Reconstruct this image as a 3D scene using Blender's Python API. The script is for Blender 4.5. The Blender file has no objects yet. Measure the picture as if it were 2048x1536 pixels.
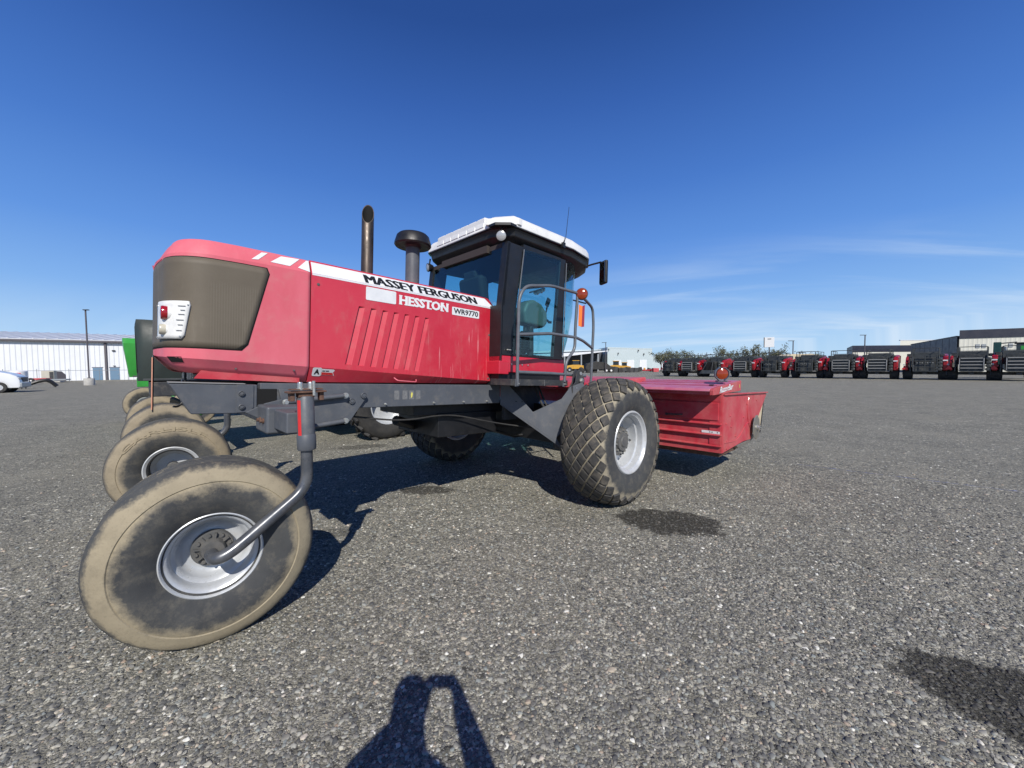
import bpy, bmesh, math, random
from math import sin, cos, pi, radians, sqrt, atan2
from mathutils import Vector, Matrix, noise
random.seed(4)
S = bpy.context.scene; COL = S.collection

# ------------------------------------------------------------------ camera
H = 1.70; PITCH = radians(2.46); ROLL = radians(0.45)
cam = bpy.data.objects.new('camera', bpy.data.cameras.new('camera')); COL.objects.link(cam)
_f = Vector((0, cos(PITCH), -sin(PITCH))); _u0 = Vector((0, sin(PITCH), cos(PITCH))); _r0 = Vector((1, 0, 0))
_r = _r0*cos(ROLL) - _u0*sin(ROLL); _u = _u0*cos(ROLL) + _r0*sin(ROLL)
cam.matrix_world = Matrix(((_r.x, _u.x, -_f.x, 0), (_r.y, _u.y, -_f.y, 0), (_r.z, _u.z, -_f.z, H), (0, 0, 0, 1)))
cam.data.sensor_width = 36; cam.data.lens = 36*769/2048; cam.data.clip_start = .02; cam.data.clip_end = 3000
S.camera = cam
S.view_settings.view_transform = 'Standard'; S.view_settings.look = 'None'; S.view_settings.exposure = 0.0
# ------------------------------------------------------------------ sky and sun
SUN_EL = radians(39.2); SUN_AZ = radians(11)       # direction to the sun: behind the camera, a little right
W = bpy.data.worlds.new('World'); S.world = W; W.use_nodes = True
nt = W.node_tree; N = nt.nodes; L = nt.links
bg = N['Background']; sky = N.new('ShaderNodeTexSky'); sky.sky_type = 'NISHITA'; sky.sun_disc = False
sky.sun_elevation = SUN_EL; sky.sun_rotation = pi - SUN_AZ; sky.air_density = 1.0; sky.dust_density = 0.25; sky.ozone_density = 2.6; sky.altitude = 400
bg.inputs[1].default_value = 0.112
tc = N.new('ShaderNodeTexCoord'); sep = N.new('ShaderNodeSeparateXYZ'); L.new(tc.outputs['Generated'], sep.inputs[0])
def wm(op, a, b=None, c=None):
    n = N.new('ShaderNodeMath'); n.operation = op
    for i, v in enumerate((a, b, c)):
        if v is None: continue
        if isinstance(v, (int, float)): n.inputs[i].default_value = v
        else: L.new(v, n.inputs[i])
    return n.outputs[0]
zc = wm('ADD', wm('MAXIMUM', sep.outputs[2], 0), 0.10)
cb = N.new('ShaderNodeCombineXYZ'); L.new(wm('DIVIDE', sep.outputs[0], zc), cb.inputs[0]); L.new(wm('DIVIDE', sep.outputs[1], zc), cb.inputs[1])
def streaks(rot, sc, loc, scale, lo, hi):
    mp = N.new('ShaderNodeMapping'); mp.inputs['Rotation'].default_value = (0, 0, radians(rot)); mp.inputs['Scale'].default_value = sc
    mp.inputs['Location'].default_value = loc; L.new(cb.outputs[0], mp.inputs[0])
    cn = N.new('ShaderNodeTexNoise'); cn.inputs['Scale'].default_value = scale; cn.inputs['Detail'].default_value = 8; cn.inputs['Roughness'].default_value = .56; cn.inputs['Distortion'].default_value = .5
    L.new(mp.outputs[0], cn.inputs['Vector'])
    cr = N.new('ShaderNodeMapRange'); cr.interpolation_type = 'SMOOTHSTEP'; cr.inputs[1].default_value = lo; cr.inputs[2].default_value = hi; L.new(cn.outputs[0], cr.inputs[0]); return cr.outputs[0]
def band(src, a, b, c=0, d=1):
    r = N.new('ShaderNodeMapRange'); r.interpolation_type = 'SMOOTHSTEP'; L.new(src, r.inputs[0])
    for i, v in enumerate((a, b, c, d)): r.inputs[i+1].default_value = v
    return r.outputs[0]
zt_ = wm('ADD', wm('MAXIMUM', wm('SUBTRACT', wm('MULTIPLY', sep.outputs[2], .985), wm('MULTIPLY', sep.outputs[0], .17)), -.05), .30)
cb = N.new('ShaderNodeCombineXYZ'); L.new(wm('DIVIDE', sep.outputs[0], zt_), cb.inputs[0]); L.new(wm('DIVIDE', sep.outputs[1], zt_), cb.inputs[1])
c1 = wm('MULTIPLY', streaks(14, (.45, 2.6, 1), (3.4, 1.1, 0), 1.3, .44, .72), wm('MULTIPLY', band(sep.outputs[2], .30, .14), band(sep.outputs[0], .0, .45)))
c2 = wm('MULTIPLY', streaks(-8, (.5, 2.2, 1), (.4, 5.1, 0), 1.6, .36, .72), wm('MULTIPLY', band(sep.outputs[2], .17, .05), band(sep.outputs[0], -.6, .35, .45, 1)))
cf = wm('MINIMUM', wm('ADD', wm('MULTIPLY', c1, .34), wm('MULTIPLY', c2, .42)), .8)
hz_ = N.new('ShaderNodeValToRGB'); L.new(sep.outputs[2], hz_.inputs[0]); el = hz_.color_ramp.elements
HZ = [(0, (.47, .70, .93)), (.064, (.385, .62, .92)), (.156, (.225, .45, .86)), (.264, (.120, .305, .765)), (.401, (.066, .198, .605)), (.543, (.037, .123, .44)), (.65, (.021, .077, .305)), (1, (.010, .04, .18))]
while len(el) < len(HZ): el.new(.5)
for e, (p, c) in zip(el, HZ): e.position = p; e.color = (c[0], c[1], c[2], 1)
vs_ = N.new('ShaderNodeVectorMath'); vs_.operation = 'SCALE'; L.new(hz_.outputs[0], vs_.inputs[0]); vs_.inputs['Scale'].default_value = 1/.112
m0 = N.new('ShaderNodeMixRGB'); m0.inputs[0].default_value = .95; L.new(sky.outputs[0], m0.inputs[1]); L.new(vs_.outputs[0], m0.inputs[2])
mx = N.new('ShaderNodeMixRGB'); L.new(cf, mx.inputs[0]); mx.inputs[2].default_value = (6.6, 7.6, 8.7, 1)
L.new(m0.outputs[0], mx.inputs[1]); L.new(mx.outputs[0], bg.inputs[0])
sun = bpy.data.objects.new('sun', bpy.data.lights.new('sun', 'SUN')); COL.objects.link(sun)
sun.data.energy = 4.9; sun.data.angle = radians(.5); sun.data.color = (1, .95, .87)
sd = Vector((sin(SUN_AZ)*cos(SUN_EL), -cos(SUN_AZ)*cos(SUN_EL), sin(SUN_EL)))
sun.rotation_euler = sd.to_track_quat('Z', 'Y').to_euler()

# ------------------------------------------------------------------ materials
MATS = {}
def newmat(name):
    m = bpy.data.materials.new(name); m.use_nodes = True; MATS[name] = m
    return m, m.node_tree.nodes, m.node_tree.links, m.node_tree.nodes['Principled BSDF']
def rgba(c): return (c[0], c[1], c[2], 1)
def noi(N, L, scale, detail=4, rough=.6, stretch=None, coord='Object'):
    t = N.new('ShaderNodeTexCoord'); n = N.new('ShaderNodeTexNoise'); n.inputs['Scale'].default_value = scale
    n.inputs['Detail'].default_value = detail; n.inputs['Roughness'].default_value = rough
    if stretch:
        m = N.new('ShaderNodeMapping'); m.inputs['Scale'].default_value = stretch; L.new(t.outputs[coord], m.inputs[0]); L.new(m.outputs[0], n.inputs['Vector'])
    else: L.new(t.outputs[coord], n.inputs['Vector'])
    return n.outputs[0]
def rng(N, L, src, a, b, c=0., d=1.):
    r = N.new('ShaderNodeMapRange'); L.new(src, r.inputs[0])
    for i, v in enumerate((a, b, c, d)): r.inputs[i+1].default_value = v
    return r.outputs[0]
def mix(N, L, f, a, b):
    m = N.new('ShaderNodeMixRGB')
    if isinstance(f, (int, float)): m.inputs[0].default_value = f
    else: L.new(f, m.inputs[0])
    for i, v in ((1, a), (2, b)):
        if isinstance(v, tuple): m.inputs[i].default_value = rgba(v)
        else: L.new(v, m.inputs[i])
    return m.outputs[0]
def bump(N, L, B, src, strength, dist=.01):
    b = N.new('ShaderNodeBump'); b.inputs['Strength'].default_value = strength; b.inputs['Distance'].default_value = dist
    L.new(src, b.inputs['Height']); L.new(b.outputs[0], B.inputs['Normal'])
def P(name, col, rough=.5, metal=0., col2=None, scale=4., lo=.4, hi=.7, stretch=None, coat=0., bmp=None, dust=None):
    m, N, L, B = newmat(name)
    B.inputs['Roughness'].default_value = rough; B.inputs['Metallic'].default_value = metal
    if coat: B.inputs['Coat Weight'].default_value = coat; B.inputs['Coat Roughness'].default_value = .12
    c = None
    if col2:
        c = mix(N, L, rng(N, L, noi(N, L, scale, 6, .62, stretch), lo, hi), col, col2)
        L.new(rng(N, L, noi(N, L, scale*2.3, 4), .3, .7, max(0, rough-.08), min(1, rough+.12)), B.inputs['Roughness'])
    if dust:
        c = mix(N, L, rng(N, L, noi(N, L, dust[1], 8, .7), dust[2], dust[3], 0, dust[4]), c if c else col, dust[0])
    if c: L.new(c, B.inputs['Base Color'])
    else: B.inputs['Base Color'].default_value = rgba(col)
    if bmp: bump(N, L, B, noi(N, L, bmp[0], 5), bmp[1], bmp[2])
    return m
DUST = (.42, .36, .27)
P('red_paint', (.48, .012, .032), .38, coat=.35, col2=(.55, .022, .045), scale=3, dust=(DUST, 5, .55, .85, .16))
P('faded_red', (.60, .10, .135), .58, col2=(.70, .165, .21), scale=1.6, lo=.35, hi=.68, stretch=(1, 1, .35), dust=((.50, .30, .26), 6, .50, .85, .40))
P('header_red', (.45, .030, .046), .48, coat=.12, col2=(.53, .055, .078), scale=3.5, dust=((.46, .33, .27), 3, .40, .8, .42))
P('lid_red', (.46, .10, .17), .35, col2=(.52, .17, .25), scale=2.5, dust=(DUST, 5, .5, .8, .25))
P('grey_frame', (.078, .086, .10), .48, col2=(.10, .108, .122), scale=5, dust=(DUST, 9, .52, .85, .22), bmp=(220, .12, .002))
P('dark_frame', (.03, .032, .036), .55, dust=(DUST, 8, .5, .8, .25), col2=(.045, .047, .05), scale=6)
P('rail_grey', (.10, .11, .125), .38, metal=.0, col2=(.13, .14, .155), scale=9, dust=((.35, .34, .33), 22, .6, .8, .3))
P('arm_grey', (.085, .092, .105), .3, metal=.35, col2=(.14, .145, .155), scale=7, lo=.45, hi=.65, dust=(DUST, 12, .55, .8, .3))
P('black_plastic', (.010, .0105, .012), .42, col2=(.016, .016, .018), scale=6, dust=(DUST, 7, .6, .85, .1))
P('black_gloss', (.008, .008, .01), .12)
P('roof_white', (.74, .74, .72), .35, col2=(.62, .62, .60), scale=5, lo=.5, hi=.75, dust=((.45, .42, .36), 9, .62, .85, .25))
P('white_paint', (.78, .78, .77), .35)
P('decal_white', (.74, .75, .76), .45, col2=(.64, .66, .68), scale=6)
P('decal_silver', (.62, .64, .67), .35, metal=.0, col2=(.76, .77, .79), scale=1.3, lo=.4, hi=.6, stretch=(1, 1, .2))
P('decal_black', (.012, .012, .014), .45)
P('decal_grey', (.13, .135, .14), .6, col2=(.2, .2, .2), scale=60)
P('decal_red', (.6, .03, .03), .4)
P('decal_yellow', (.65, .6, .12), .5)
P('rim_silver', (.56, .58, .60), .33, metal=.25, col2=(.47, .49, .51), scale=9, dust=((.5, .45, .36), 15, .52, .75, .35))
P('hub_grey', (.085, .086, .086), .6, col2=(.135, .13, .122), scale=14, bmp=(60, .3, .004))
P('zinc', (.62, .63, .60), .32, metal=.8, col2=(.5, .47, .4), scale=30)
P('rust', (.09, .045, .03), .75, col2=(.16, .09, .06), scale=22, bmp=(80, .4, .003))
P('exhaust_steel', (.055, .045, .038), .42, metal=.6, col2=(.13, .10, .08), scale=5, stretch=(3, 3, .5))
P('black_hollow', (.004, .004, .004), .9)
P('lamp_clear', (.42, .43, .44), .25, metal=.25, coat=.5)
P('lens_cream', (.50, .47, .38), .15, coat=.5)
P('lens_red', (.30, .008, .015), .12, coat=.6)
P('lens_amber', (.25, .035, .006), .12, coat=.6)
P('reflector_orange', (.95, .22, .02), .35)
P('seat_fabric', (.022, .025, .028), .8)
P('console_plastic', (.12, .15, .14), .55)
P('headliner', (.045, .035, .032), .8)
P('rubber_curtain', (.02, .02, .022), .6, dust=(DUST, 5, .5, .7, .4))
P('canvas_tan', (.55, .47, .33), .8, col2=(.45, .38, .26), scale=10)
P('steel_disc', (.26, .25, .23), .42, metal=.6, col2=(.34, .30, .22), scale=18)
P('green_paint', (.035, .30, .045), .35, coat=.3, col2=(.03, .24, .035), scale=3)
P('dark_screen', (.022, .028, .026), .55, col2=(.03, .045, .04), scale=1.5)
P('baler_black', (.018, .020, .021), .5, col2=(.048, .052, .052), scale=4, dust=(DUST, 3, .5, .8, .22))
P('baler_grey', (.036, .041, .043), .5, col2=(.065, .070, .070), scale=3)
P('baler_red', (.36, .012, .022), .4, coat=.2, col2=(.26, .01, .018), scale=2)
P('slat_light', (.30, .30, .29), .45, metal=.2)
P('faded_orange', (.62, .30, .20), .5)
P('tyre_black', (.022, .022, .023), .8, col2=(.05, .048, .044), scale=4, bmp=(30, .3, .01))
P('concrete', (.42, .41, .38), .85, col2=(.33, .32, .30), scale=4, bmp=(30, .3, .01))
P('pole_steel', (.11, .10, .11), .5, metal=.3)
P('wall_grey', (.44, .52, .54), .55, col2=(.47, .54, .56), scale=.3)
P('tower_green', (.012, .05, .045), .4, col2=(.02, .07, .06), scale=2)
P('wall_cream', (.62, .61, .53), .6, col2=(.58, .57, .5), scale=.4)
P('wall_charcoal', (.055, .06, .075), .5, col2=(.068, .073, .088), scale=.5)
P('fascia_navy', (.018, .020, .035), .45, col2=(.024, .026, .042), scale=.5)
P('door_blue', (.13, .22, .32), .5)
P('yellow_paint', (.62, .34, .04), .45, col2=(.5, .26, .03), scale=2)
P('van_white', (.76, .77, .78), .25, coat=.6)
P('window_dark', (.015, .02, .025), .08, coat=.5)
P('galvanised', (.33, .35, .36), .45, metal=.5)
P('cabinet_beige', (.5, .48, .40), .6, col2=(.44, .42, .35), scale=3)
P('skin', (.45, .26, .19), .5); P('jacket', (.03, .035, .05), .8, bmp=(300, .2, .002)); P('hair', (.03, .02, .015), .7)
P('bark', (.10, .08, .06), .9, bmp=(20, .5, .02)); P('bush_leaf', (.085, .10, .06), .8, col2=(.17, .16, .095), scale=.35)
P('mirror_glass', (.6, .62, .65), .03, metal=1.0)
P('marker_white', (.7, .68, .62), .6)

def drip_paint():     # side panels: red enamel with pale streaks of dried liquid low on the front half
    m, N, L, B = newmat('red_panel')
    t = N.new('ShaderNodeTexCoord'); s = N.new('ShaderNodeSeparateXYZ'); L.new(t.outputs['Object'], s.inputs[0])
    fade = mix(N, L, rng(N, L, s.outputs[0], -3.1, -1.9), (.56, .035, .060), (.50, .014, .034))
    fine = mix(N, L, rng(N, L, noi(N, L, 2.0, 8, .66), .42, .72, 0, .6), fade, (.60, .06, .08)); fine = mix(N, L, rng(N, L, noi(N, L, 7, 9, .72, (1, 1, .5)), .52, .80, 0, .38), fine, (.42, .20, .17))
    mp = N.new('ShaderNodeMapping'); mp.inputs['Scale'].default_value = (24, 1, 1.1); L.new(t.outputs['Object'], mp.inputs[0])
    n1 = N.new('ShaderNodeTexNoise'); n1.inputs['Scale'].default_value = 1.6; n1.inputs['Detail'].default_value = 5; n1.inputs['Distortion'].default_value = .25; L.new(mp.outputs[0], n1.inputs['Vector'])
    n2 = noi(N, L, 4.5, 4, .6, (1, 1, .6))
    st = N.new('ShaderNodeMath'); st.operation = 'MULTIPLY'; L.new(rng(N, L, n1.outputs[0], .59, .67), st.inputs[0]); L.new(rng(N, L, n2, .42, .62), st.inputs[1])
    st2 = N.new('ShaderNodeMath'); st2.operation = 'MULTIPLY'; L.new(st.outputs[0], st2.inputs[0]); L.new(rng(N, L, s.outputs[0], -2.05, -1.85), st2.inputs[1])
    st3 = N.new('ShaderNodeMath'); st3.operation = 'MULTIPLY'; L.new(st2.outputs[0], st3.inputs[0]); L.new(rng(N, L, s.outputs[2], 2.28, 1.95, 0, .85), st3.inputs[1])
    st4 = N.new('ShaderNodeMath'); st4.operation = 'MULTIPLY'; L.new(st3.outputs[0], st4.inputs[0]); L.new(rng(N, L, s.outputs[0], -1.1, -1.3), st4.inputs[1])
    L.new(mix(N, L, st4.outputs[0], fine, (.75, .42, .42)), B.inputs['Base Color'])
    B.inputs['Roughness'].default_value = .40; B.inputs['Coat Weight'].default_value = .3; B.inputs['Coat Roughness'].default_value = .2
drip_paint()
def screen_mat():     # fine perforated rear screen, the cooler fins show through the side part
    m, N, L, B = newmat('rear_screen')
    t = N.new('ShaderNodeTexCoord'); s = N.new('ShaderNodeSeparateXYZ'); L.new(t.outputs['Object'], s.inputs[0])
    w = N.new('ShaderNodeMath'); w.operation = 'SINE'; a = N.new('ShaderNodeMath'); a.operation = 'MULTIPLY'; L.new(s.outputs[0], a.inputs[0]); a.inputs[1].default_value = 390; L.new(a.outputs[0], w.inputs[0])
    k = N.new('ShaderNodeMath'); k.operation = 'MULTIPLY'; L.new(rng(N, L, w.outputs[0], .1, .9, 0, .65), k.inputs[0]); L.new(rng(N, L, s.outputs[2], 2.2, 2.16), k.inputs[1])
    k2 = N.new('ShaderNodeMath'); k2.operation = 'MULTIPLY'; L.new(k.outputs[0], k2.inputs[0]); L.new(rng(N, L, s.outputs[0], -3.84, -3.80), k2.inputs[1])
    c = mix(N, L, rng(N, L, noi(N, L, 2.2, 6, .6), .35, .7), (.098, .080, .056), (.132, .110, .080))
    c = mix(N, L, k2.outputs[0], c, (.15, .13, .098))
    c = mix(N, L, rng(N, L, noi(N, L, 5, 8, .7, (1, 1, .2)), .55, .8, 0, .5), c, (.24, .21, .165)); v0 = N.new('ShaderNodeTexVoronoi'); v0.inputs['Scale'].default_value = 170; L.new(t.outputs['Object'], v0.inputs['Vector']); c = mix(N, L, rng(N, L, v0.outputs['Distance'], .25, .05, 0, .35), c, (.03, .026, .02))
    L.new(c, B.inputs['Base Color']); B.inputs['Roughness'].default_value = .62
    v = N.new('ShaderNodeTexVoronoi'); v.inputs['Scale'].default_value = 260; L.new(t.outputs['Object'], v.inputs['Vector'])
    bump(N, L, B, v.outputs['Distance'], .15, .003)
screen_mat()
def tyre_mat(name, r0, r1, edge, amp, tan=(.47, .40, .275), tread_r=99.):
    # rubber whose outer sidewall is caked with dried tan mud between r0 and r1 (object axis = Y)
    m, N, L, B = newmat(name)
    t = N.new('ShaderNodeTexCoord'); s = N.new('ShaderNodeSeparateXYZ'); L.new(t.outputs['Object'], s.inputs[0])
    c2 = N.new('ShaderNodeCombineXYZ'); L.new(s.outputs[0], c2.inputs[0]); L.new(s.outputs[2], c2.inputs[2])
    ln = N.new('ShaderNodeVectorMath'); ln.operation = 'LENGTH'; L.new(c2.outputs[0], ln.inputs[0])
    n1 = noi(N, L, 5.5, 7, .65); n2 = noi(N, L, 38, 4, .7)
    def add(a, b, k):
        x = N.new('ShaderNodeMath'); x.operation = 'MULTIPLY_ADD'; L.new(b, x.inputs[0]); x.inputs[1].default_value = k; L.new(a, x.inputs[2]); return x.outputs[0]
    r = add(add(ln.outputs['Value'], n1, amp), n2, amp*.32)
    off = amp*.5 + amp*.16
    f = N.new('ShaderNodeMath'); f.operation = 'MULTIPLY'
    L.new(rng(N, L, r, r0+off-edge, r0+off+edge), f.inputs[0]); L.new(rng(N, L, r, r1+off+edge*.6, r1+off-edge*.6), f.inputs[1])
    base = mix(N, L, rng(N, L, noi(N, L, 3, 6), .35, .7), (.034, .036, .039), (.066, .068, .067))
    base = mix(N, L, rng(N, L, noi(N, L, 11, 9, .75), .48, .72, 0, .42), base, (.19, .17, .13))
    t1 = mix(N, L, rng(N, L, noi(N, L, 4, 6), .35, .7), tan, tuple(x*.74 for x in tan))
    t1 = mix(N, L, rng(N, L, noi(N, L, 9, 9, .72), .52, .72, 0, .45), t1, tuple(x*.42 for x in tan)); t1 = mix(N, L, rng(N, L, noi(N, L, 60, 3), .55, .75, 0, .4), t1, tuple(x*.5 for x in tan))
    L.new(mix(N, L, f.outputs[0], base, t1), B.inputs['Base Color']); B.inputs['Roughness'].default_value = .78
    bump(N, L, B, noi(N, L, 70, 6, .7), .35, .004)
tyre_mat('tyre_mud', .432, .545, .026, .15, (.335, .285, .195))
tyre_mat('tyre_mud_far', .415, .55, .03, .10, (.31, .26, .18))
tyre_mat('tyre_carcass', .625, .85, .025, .16, (.34, .30, .22))
P('tread_rubber', (.034, .034, .034), .75, col2=(.058, .055, .05), scale=8, dust=(DUST, 9, .45, .8, .38), bmp=(90, .3, .003))
def glass_mat(name, tint, refl=.09):
    m = bpy.data.materials.new(name); m.use_nodes = True; N = m.node_tree.nodes; L = m.node_tree.links; N.clear(); MATS[name] = m
    o = N.new('ShaderNodeOutputMaterial'); tr = N.new('ShaderNodeBsdfTransparent'); tr.inputs[0].default_value = rgba(tint)
    g = N.new('ShaderNodeBsdfGlossy'); g.inputs['Roughness'].default_value = .02; x = N.new('ShaderNodeMixShader')
    fr = N.new('ShaderNodeLayerWeight'); fr.inputs[0].default_value = .5; pw = N.new('ShaderNodeMath'); pw.operation = 'POWER'; pw.inputs[1].default_value = 4; L.new(fr.outputs['Facing'], pw.inputs[0]); q = N.new('ShaderNodeMath'); q.operation = 'MULTIPLY_ADD'; q.inputs[1].default_value = .7; q.inputs[2].default_value = .045; L.new(pw.outputs[0], q.inputs[0])
    L.new(q.outputs[0], x.inputs[0]); L.new(tr.outputs[0], x.inputs[1]); L.new(g.outputs[0], x.inputs[2]); L.new(x.outputs[0], o.inputs[0])
glass_mat('cab_glass', (.73, .905, .925))
def corr(name, col, pitch, axis=0, depth=.03):
    m, N, L, B = newmat(name); t = N.new('ShaderNodeTexCoord'); s = N.new('ShaderNodeSeparateXYZ'); L.new(t.outputs['Object'], s.inputs[0])
    a = N.new('ShaderNodeMath'); a.operation = 'MULTIPLY'; a.inputs[1].default_value = 2*pi/pitch; L.new(s.outputs[axis], a.inputs[0])
    w = N.new('ShaderNodeMath'); w.operation = 'SINE'; L.new(a.outputs[0], w.inputs[0]); bump(N, L, B, rng(N, L, w.outputs[0], -.2, .9), .8, depth)
    L.new(mix(N, L, rng(N, L, noi(N, L, .4, 4), .4, .7), col, tuple(x*.93 for x in col)), B.inputs['Base Color']); B.inputs['Roughness'].default_value = .45
corr('siding_white', (.74, .76, .79), .62, depth=.09); corr('siding_cream', (.62, .61, .53), .6); corr('roof_metal', (.60, .62, .66), .6)

# ------------------------------------------------------------------ helpers
class MB:
    def __init__(s): s.v = []; s.f = []
    def add(s, vs, fs):
        o = len(s.v); s.v += [tuple(v) for v in vs]; s.f += [tuple(i+o for i in f) for f in fs]; return s
    def box(s, c, d, rot=None):
        x, y, z = d[0]/2, d[1]/2, d[2]/2
        vs = [Vector((a*x, b*y, e*z)) for a in (-1, 1) for b in (-1, 1) for e in (-1, 1)]
        if rot is not None: vs = [rot @ v for v in vs]
        vs = [v+Vector(c) for v in vs]
        return s.add(vs, [(0, 1, 3, 2), (4, 6, 7, 5), (0, 4, 5, 1), (2, 3, 7, 6), (0, 2, 6, 4), (1, 5, 7, 3)])
    def bb(s, x0, x1, y0, y1, z0, z1): return s.box(((x0+x1)/2, (y0+y1)/2, (z0+z1)/2), (abs(x1-x0), abs(y1-y0), abs(z1-z0)))
    def prism(s, poly, o, ux, uy, depth):       # polygon in the plane (o,ux,uy), thickness vector depth
        o, ux, uy, dp = Vector(o), Vector(ux), Vector(uy), Vector(depth); n = len(poly)
        a = [o+ux*p[0]+uy*p[1] for p in poly]; b = [p+dp for p in a]
        return s.add(a+b, [tuple(range(n))[::-1], tuple(range(n, 2*n))]+[(i, (i+1) % n, n+(i+1) % n, n+i) for i in range(n)])
    def tube(s, pts, r, seg=12, cap=True):
        pts = [Vector(p) for p in pts]; n = len(pts); rs = r if isinstance(r, (list, tuple)) else [r]*n; vs = []; up = None
        for i, p in enumerate(pts):
            t = ((pts[min(i+1, n-1)]-p).normalized()+(p-pts[max(i-1, 0)]).normalized())
            if t.length < 1e-6: t = pts[min(i+1, n-1)]-p
            t.normalize()
            if up is None: up = Vector((0, 0, 1)) if abs(t.z) < .9 else Vector((1, 0, 0))
            a = (up - t*up.dot(t)).normalized(); b = t.cross(a); up = a
            for k in range(seg):
                q = 2*pi*k/seg; vs.append(p+a*cos(q)*rs[i]+b*sin(q)*rs[i])
        fs = [(i*seg+k, i*seg+(k+1) % seg, (i+1)*seg+(k+1) % seg, (i+1)*seg+k) for i in range(n-1) for k in range(seg)]
        if cap: fs += [tuple(range(seg))[::-1], tuple((n-1)*seg+k for k in range(seg))]
        return s.add(vs, fs)
    def lathe(s, prof, seg=48, o=(0, 0, 0), ax='Y', close=False):   # prof = [(r, a)], spun about the axis
        vs = []; o = Vector(o)
        for r, a in prof:
            for k in range(seg):
                q = 2*pi*k/seg
                v = {'Y': (r*cos(q), a, r*sin(q)), 'Z': (r*cos(q), r*sin(q), a), 'X': (a, r*cos(q), r*sin(q))}[ax]
                vs.append(o+Vector(v))
        n = len(prof); fs = [(i*seg+k, i*seg+(k+1) % seg, ((i+1) % n)*seg+(k+1) % seg, ((i+1) % n)*seg+k) for i in range(n if close else n-1) for k in range(seg)]
        return s.add(vs, fs)
    def grid(s, rows, closed=False):
        n = len(rows[0]); vs = [v for r in rows for v in r]
        return s.add(vs, [(i*n+k, i*n+k+1, (i+1)*n+k+1, (i+1)*n+k) for i in range(len(rows)-1) for k in range(n-1)])
    def build(s, name, mat, parent=None, bev=0., smooth=False, loc=None, seg=2):
        me = bpy.data.meshes.new(name); me.from_pydata(s.v, [], s.f); me.update()
        bm = bmesh.new(); bm.from_mesh(me); bmesh.ops.recalc_face_normals(bm, faces=bm.faces); bm.to_mesh(me); bm.free()
        o = bpy.data.objects.new(name, me); COL.objects.link(o); me.materials.append(MATS[mat])
        if loc is not None: o.location = loc
        if parent: o.parent = parent
        if smooth:
            for p in me.polygons: p.use_smooth = True
            me.set_sharp_from_angle(angle=radians(38))
        if bev:
            b = o.modifiers.new('bevel', 'BEVEL'); b.width = bev; b.segments = seg; b.limit_method = 'ANGLE'; b.angle_limit = radians(35)
            for p in me.polygons: p.use_smooth = True
            b.harden_normals = True
        return o
def tag(o, label=None, cat=None, group=None, kind=None):
    if label: o['label'] = label
    if cat: o['category'] = cat
    if group: o['group'] = group
    if kind: o['kind'] = kind
    return o
def empty(name, loc=(0, 0, 0), rot=(0, 0, 0)):
    o = bpy.data.objects.new(name, None); COL.objects.link(o); o.location = loc; o.rotation_euler = rot; o.empty_display_size = .2; return o
def copy_tree(o, parent=None):
    c = o.copy(); COL.objects.link(c); c.parent = parent
    for ch in list(o.children): copy_tree(ch, c)
    return c
def bez(pts, r=.12, n=6):     # polyline with rounded corners
    pts = [Vector(p) for p in pts]; out = [pts[0]]
    for i in range(1, len(pts)-1):
        a = pts[i]+(pts[i-1]-pts[i]).normalized()*min(r, (pts[i-1]-pts[i]).length*.49); b = pts[i]+(pts[i+1]-pts[i]).normalized()*min(r, (pts[i+1]-pts[i]).length*.49)
        for k in range(n+1):
            t = k/n; out.append(a*(1-t)**2+pts[i]*2*t*(1-t)+b*t*t)
    return out+[pts[-1]]
def text_mesh(body, bold=0., shear=0., depth=0., res=2):
    cu = bpy.data.curves.new('t', 'FONT'); cu.body = body; cu.offset = bold; cu.shear = shear; cu.extrude = depth; cu.resolution_u = res; cu.size = 1
    o = bpy.data.objects.new('t', cu); COL.objects.link(o); dg = bpy.context.evaluated_depsgraph_get(); me = bpy.data.meshes.new_from_object(o.evaluated_get(dg))
    vs = [v.co.copy() for v in me.vertices]; fs = [tuple(p.vertices) for p in me.polygons]
    bpy.data.objects.remove(o); bpy.data.curves.remove(cu); bpy.data.meshes.remove(me); return vs, fs
def letters(name, mat, parent, body, fn, w, h, bold=.0, shear=0., extra=None):
    # fn(u, v) maps the fitted text (0..w, 0..h) onto its surface
    vs, fs = text_mesh(body, bold, shear); x0 = min(v.x for v in vs); x1 = max(v.x for v in vs); y0 = min(v.y for v in vs); y1 = max(v.y for v in vs)
    m = MB()
    for k in range(extra or 1):
        m.add([fn((v.x-x0)/(x1-x0)*w+k*.0035, (v.y-y0)/(y1-y0)*h)+Vector((0, -.00025*k, 0)) for v in vs], fs)
    return m.build(name, mat, parent)
def rounded(x0, x1, z0, z1, r, n=4):
    out = []
    for cx, cz, a0 in ((x1-r, z1-r, 0), (x0+r, z1-r, pi/2), (x0+r, z0+r, pi), (x1-r, z0+r, 1.5*pi)):
        for k in range(n+1):
            a = a0+k*pi/2/n; out.append((cx+r*cos(a), cz+r*sin(a)))
    return out

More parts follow.
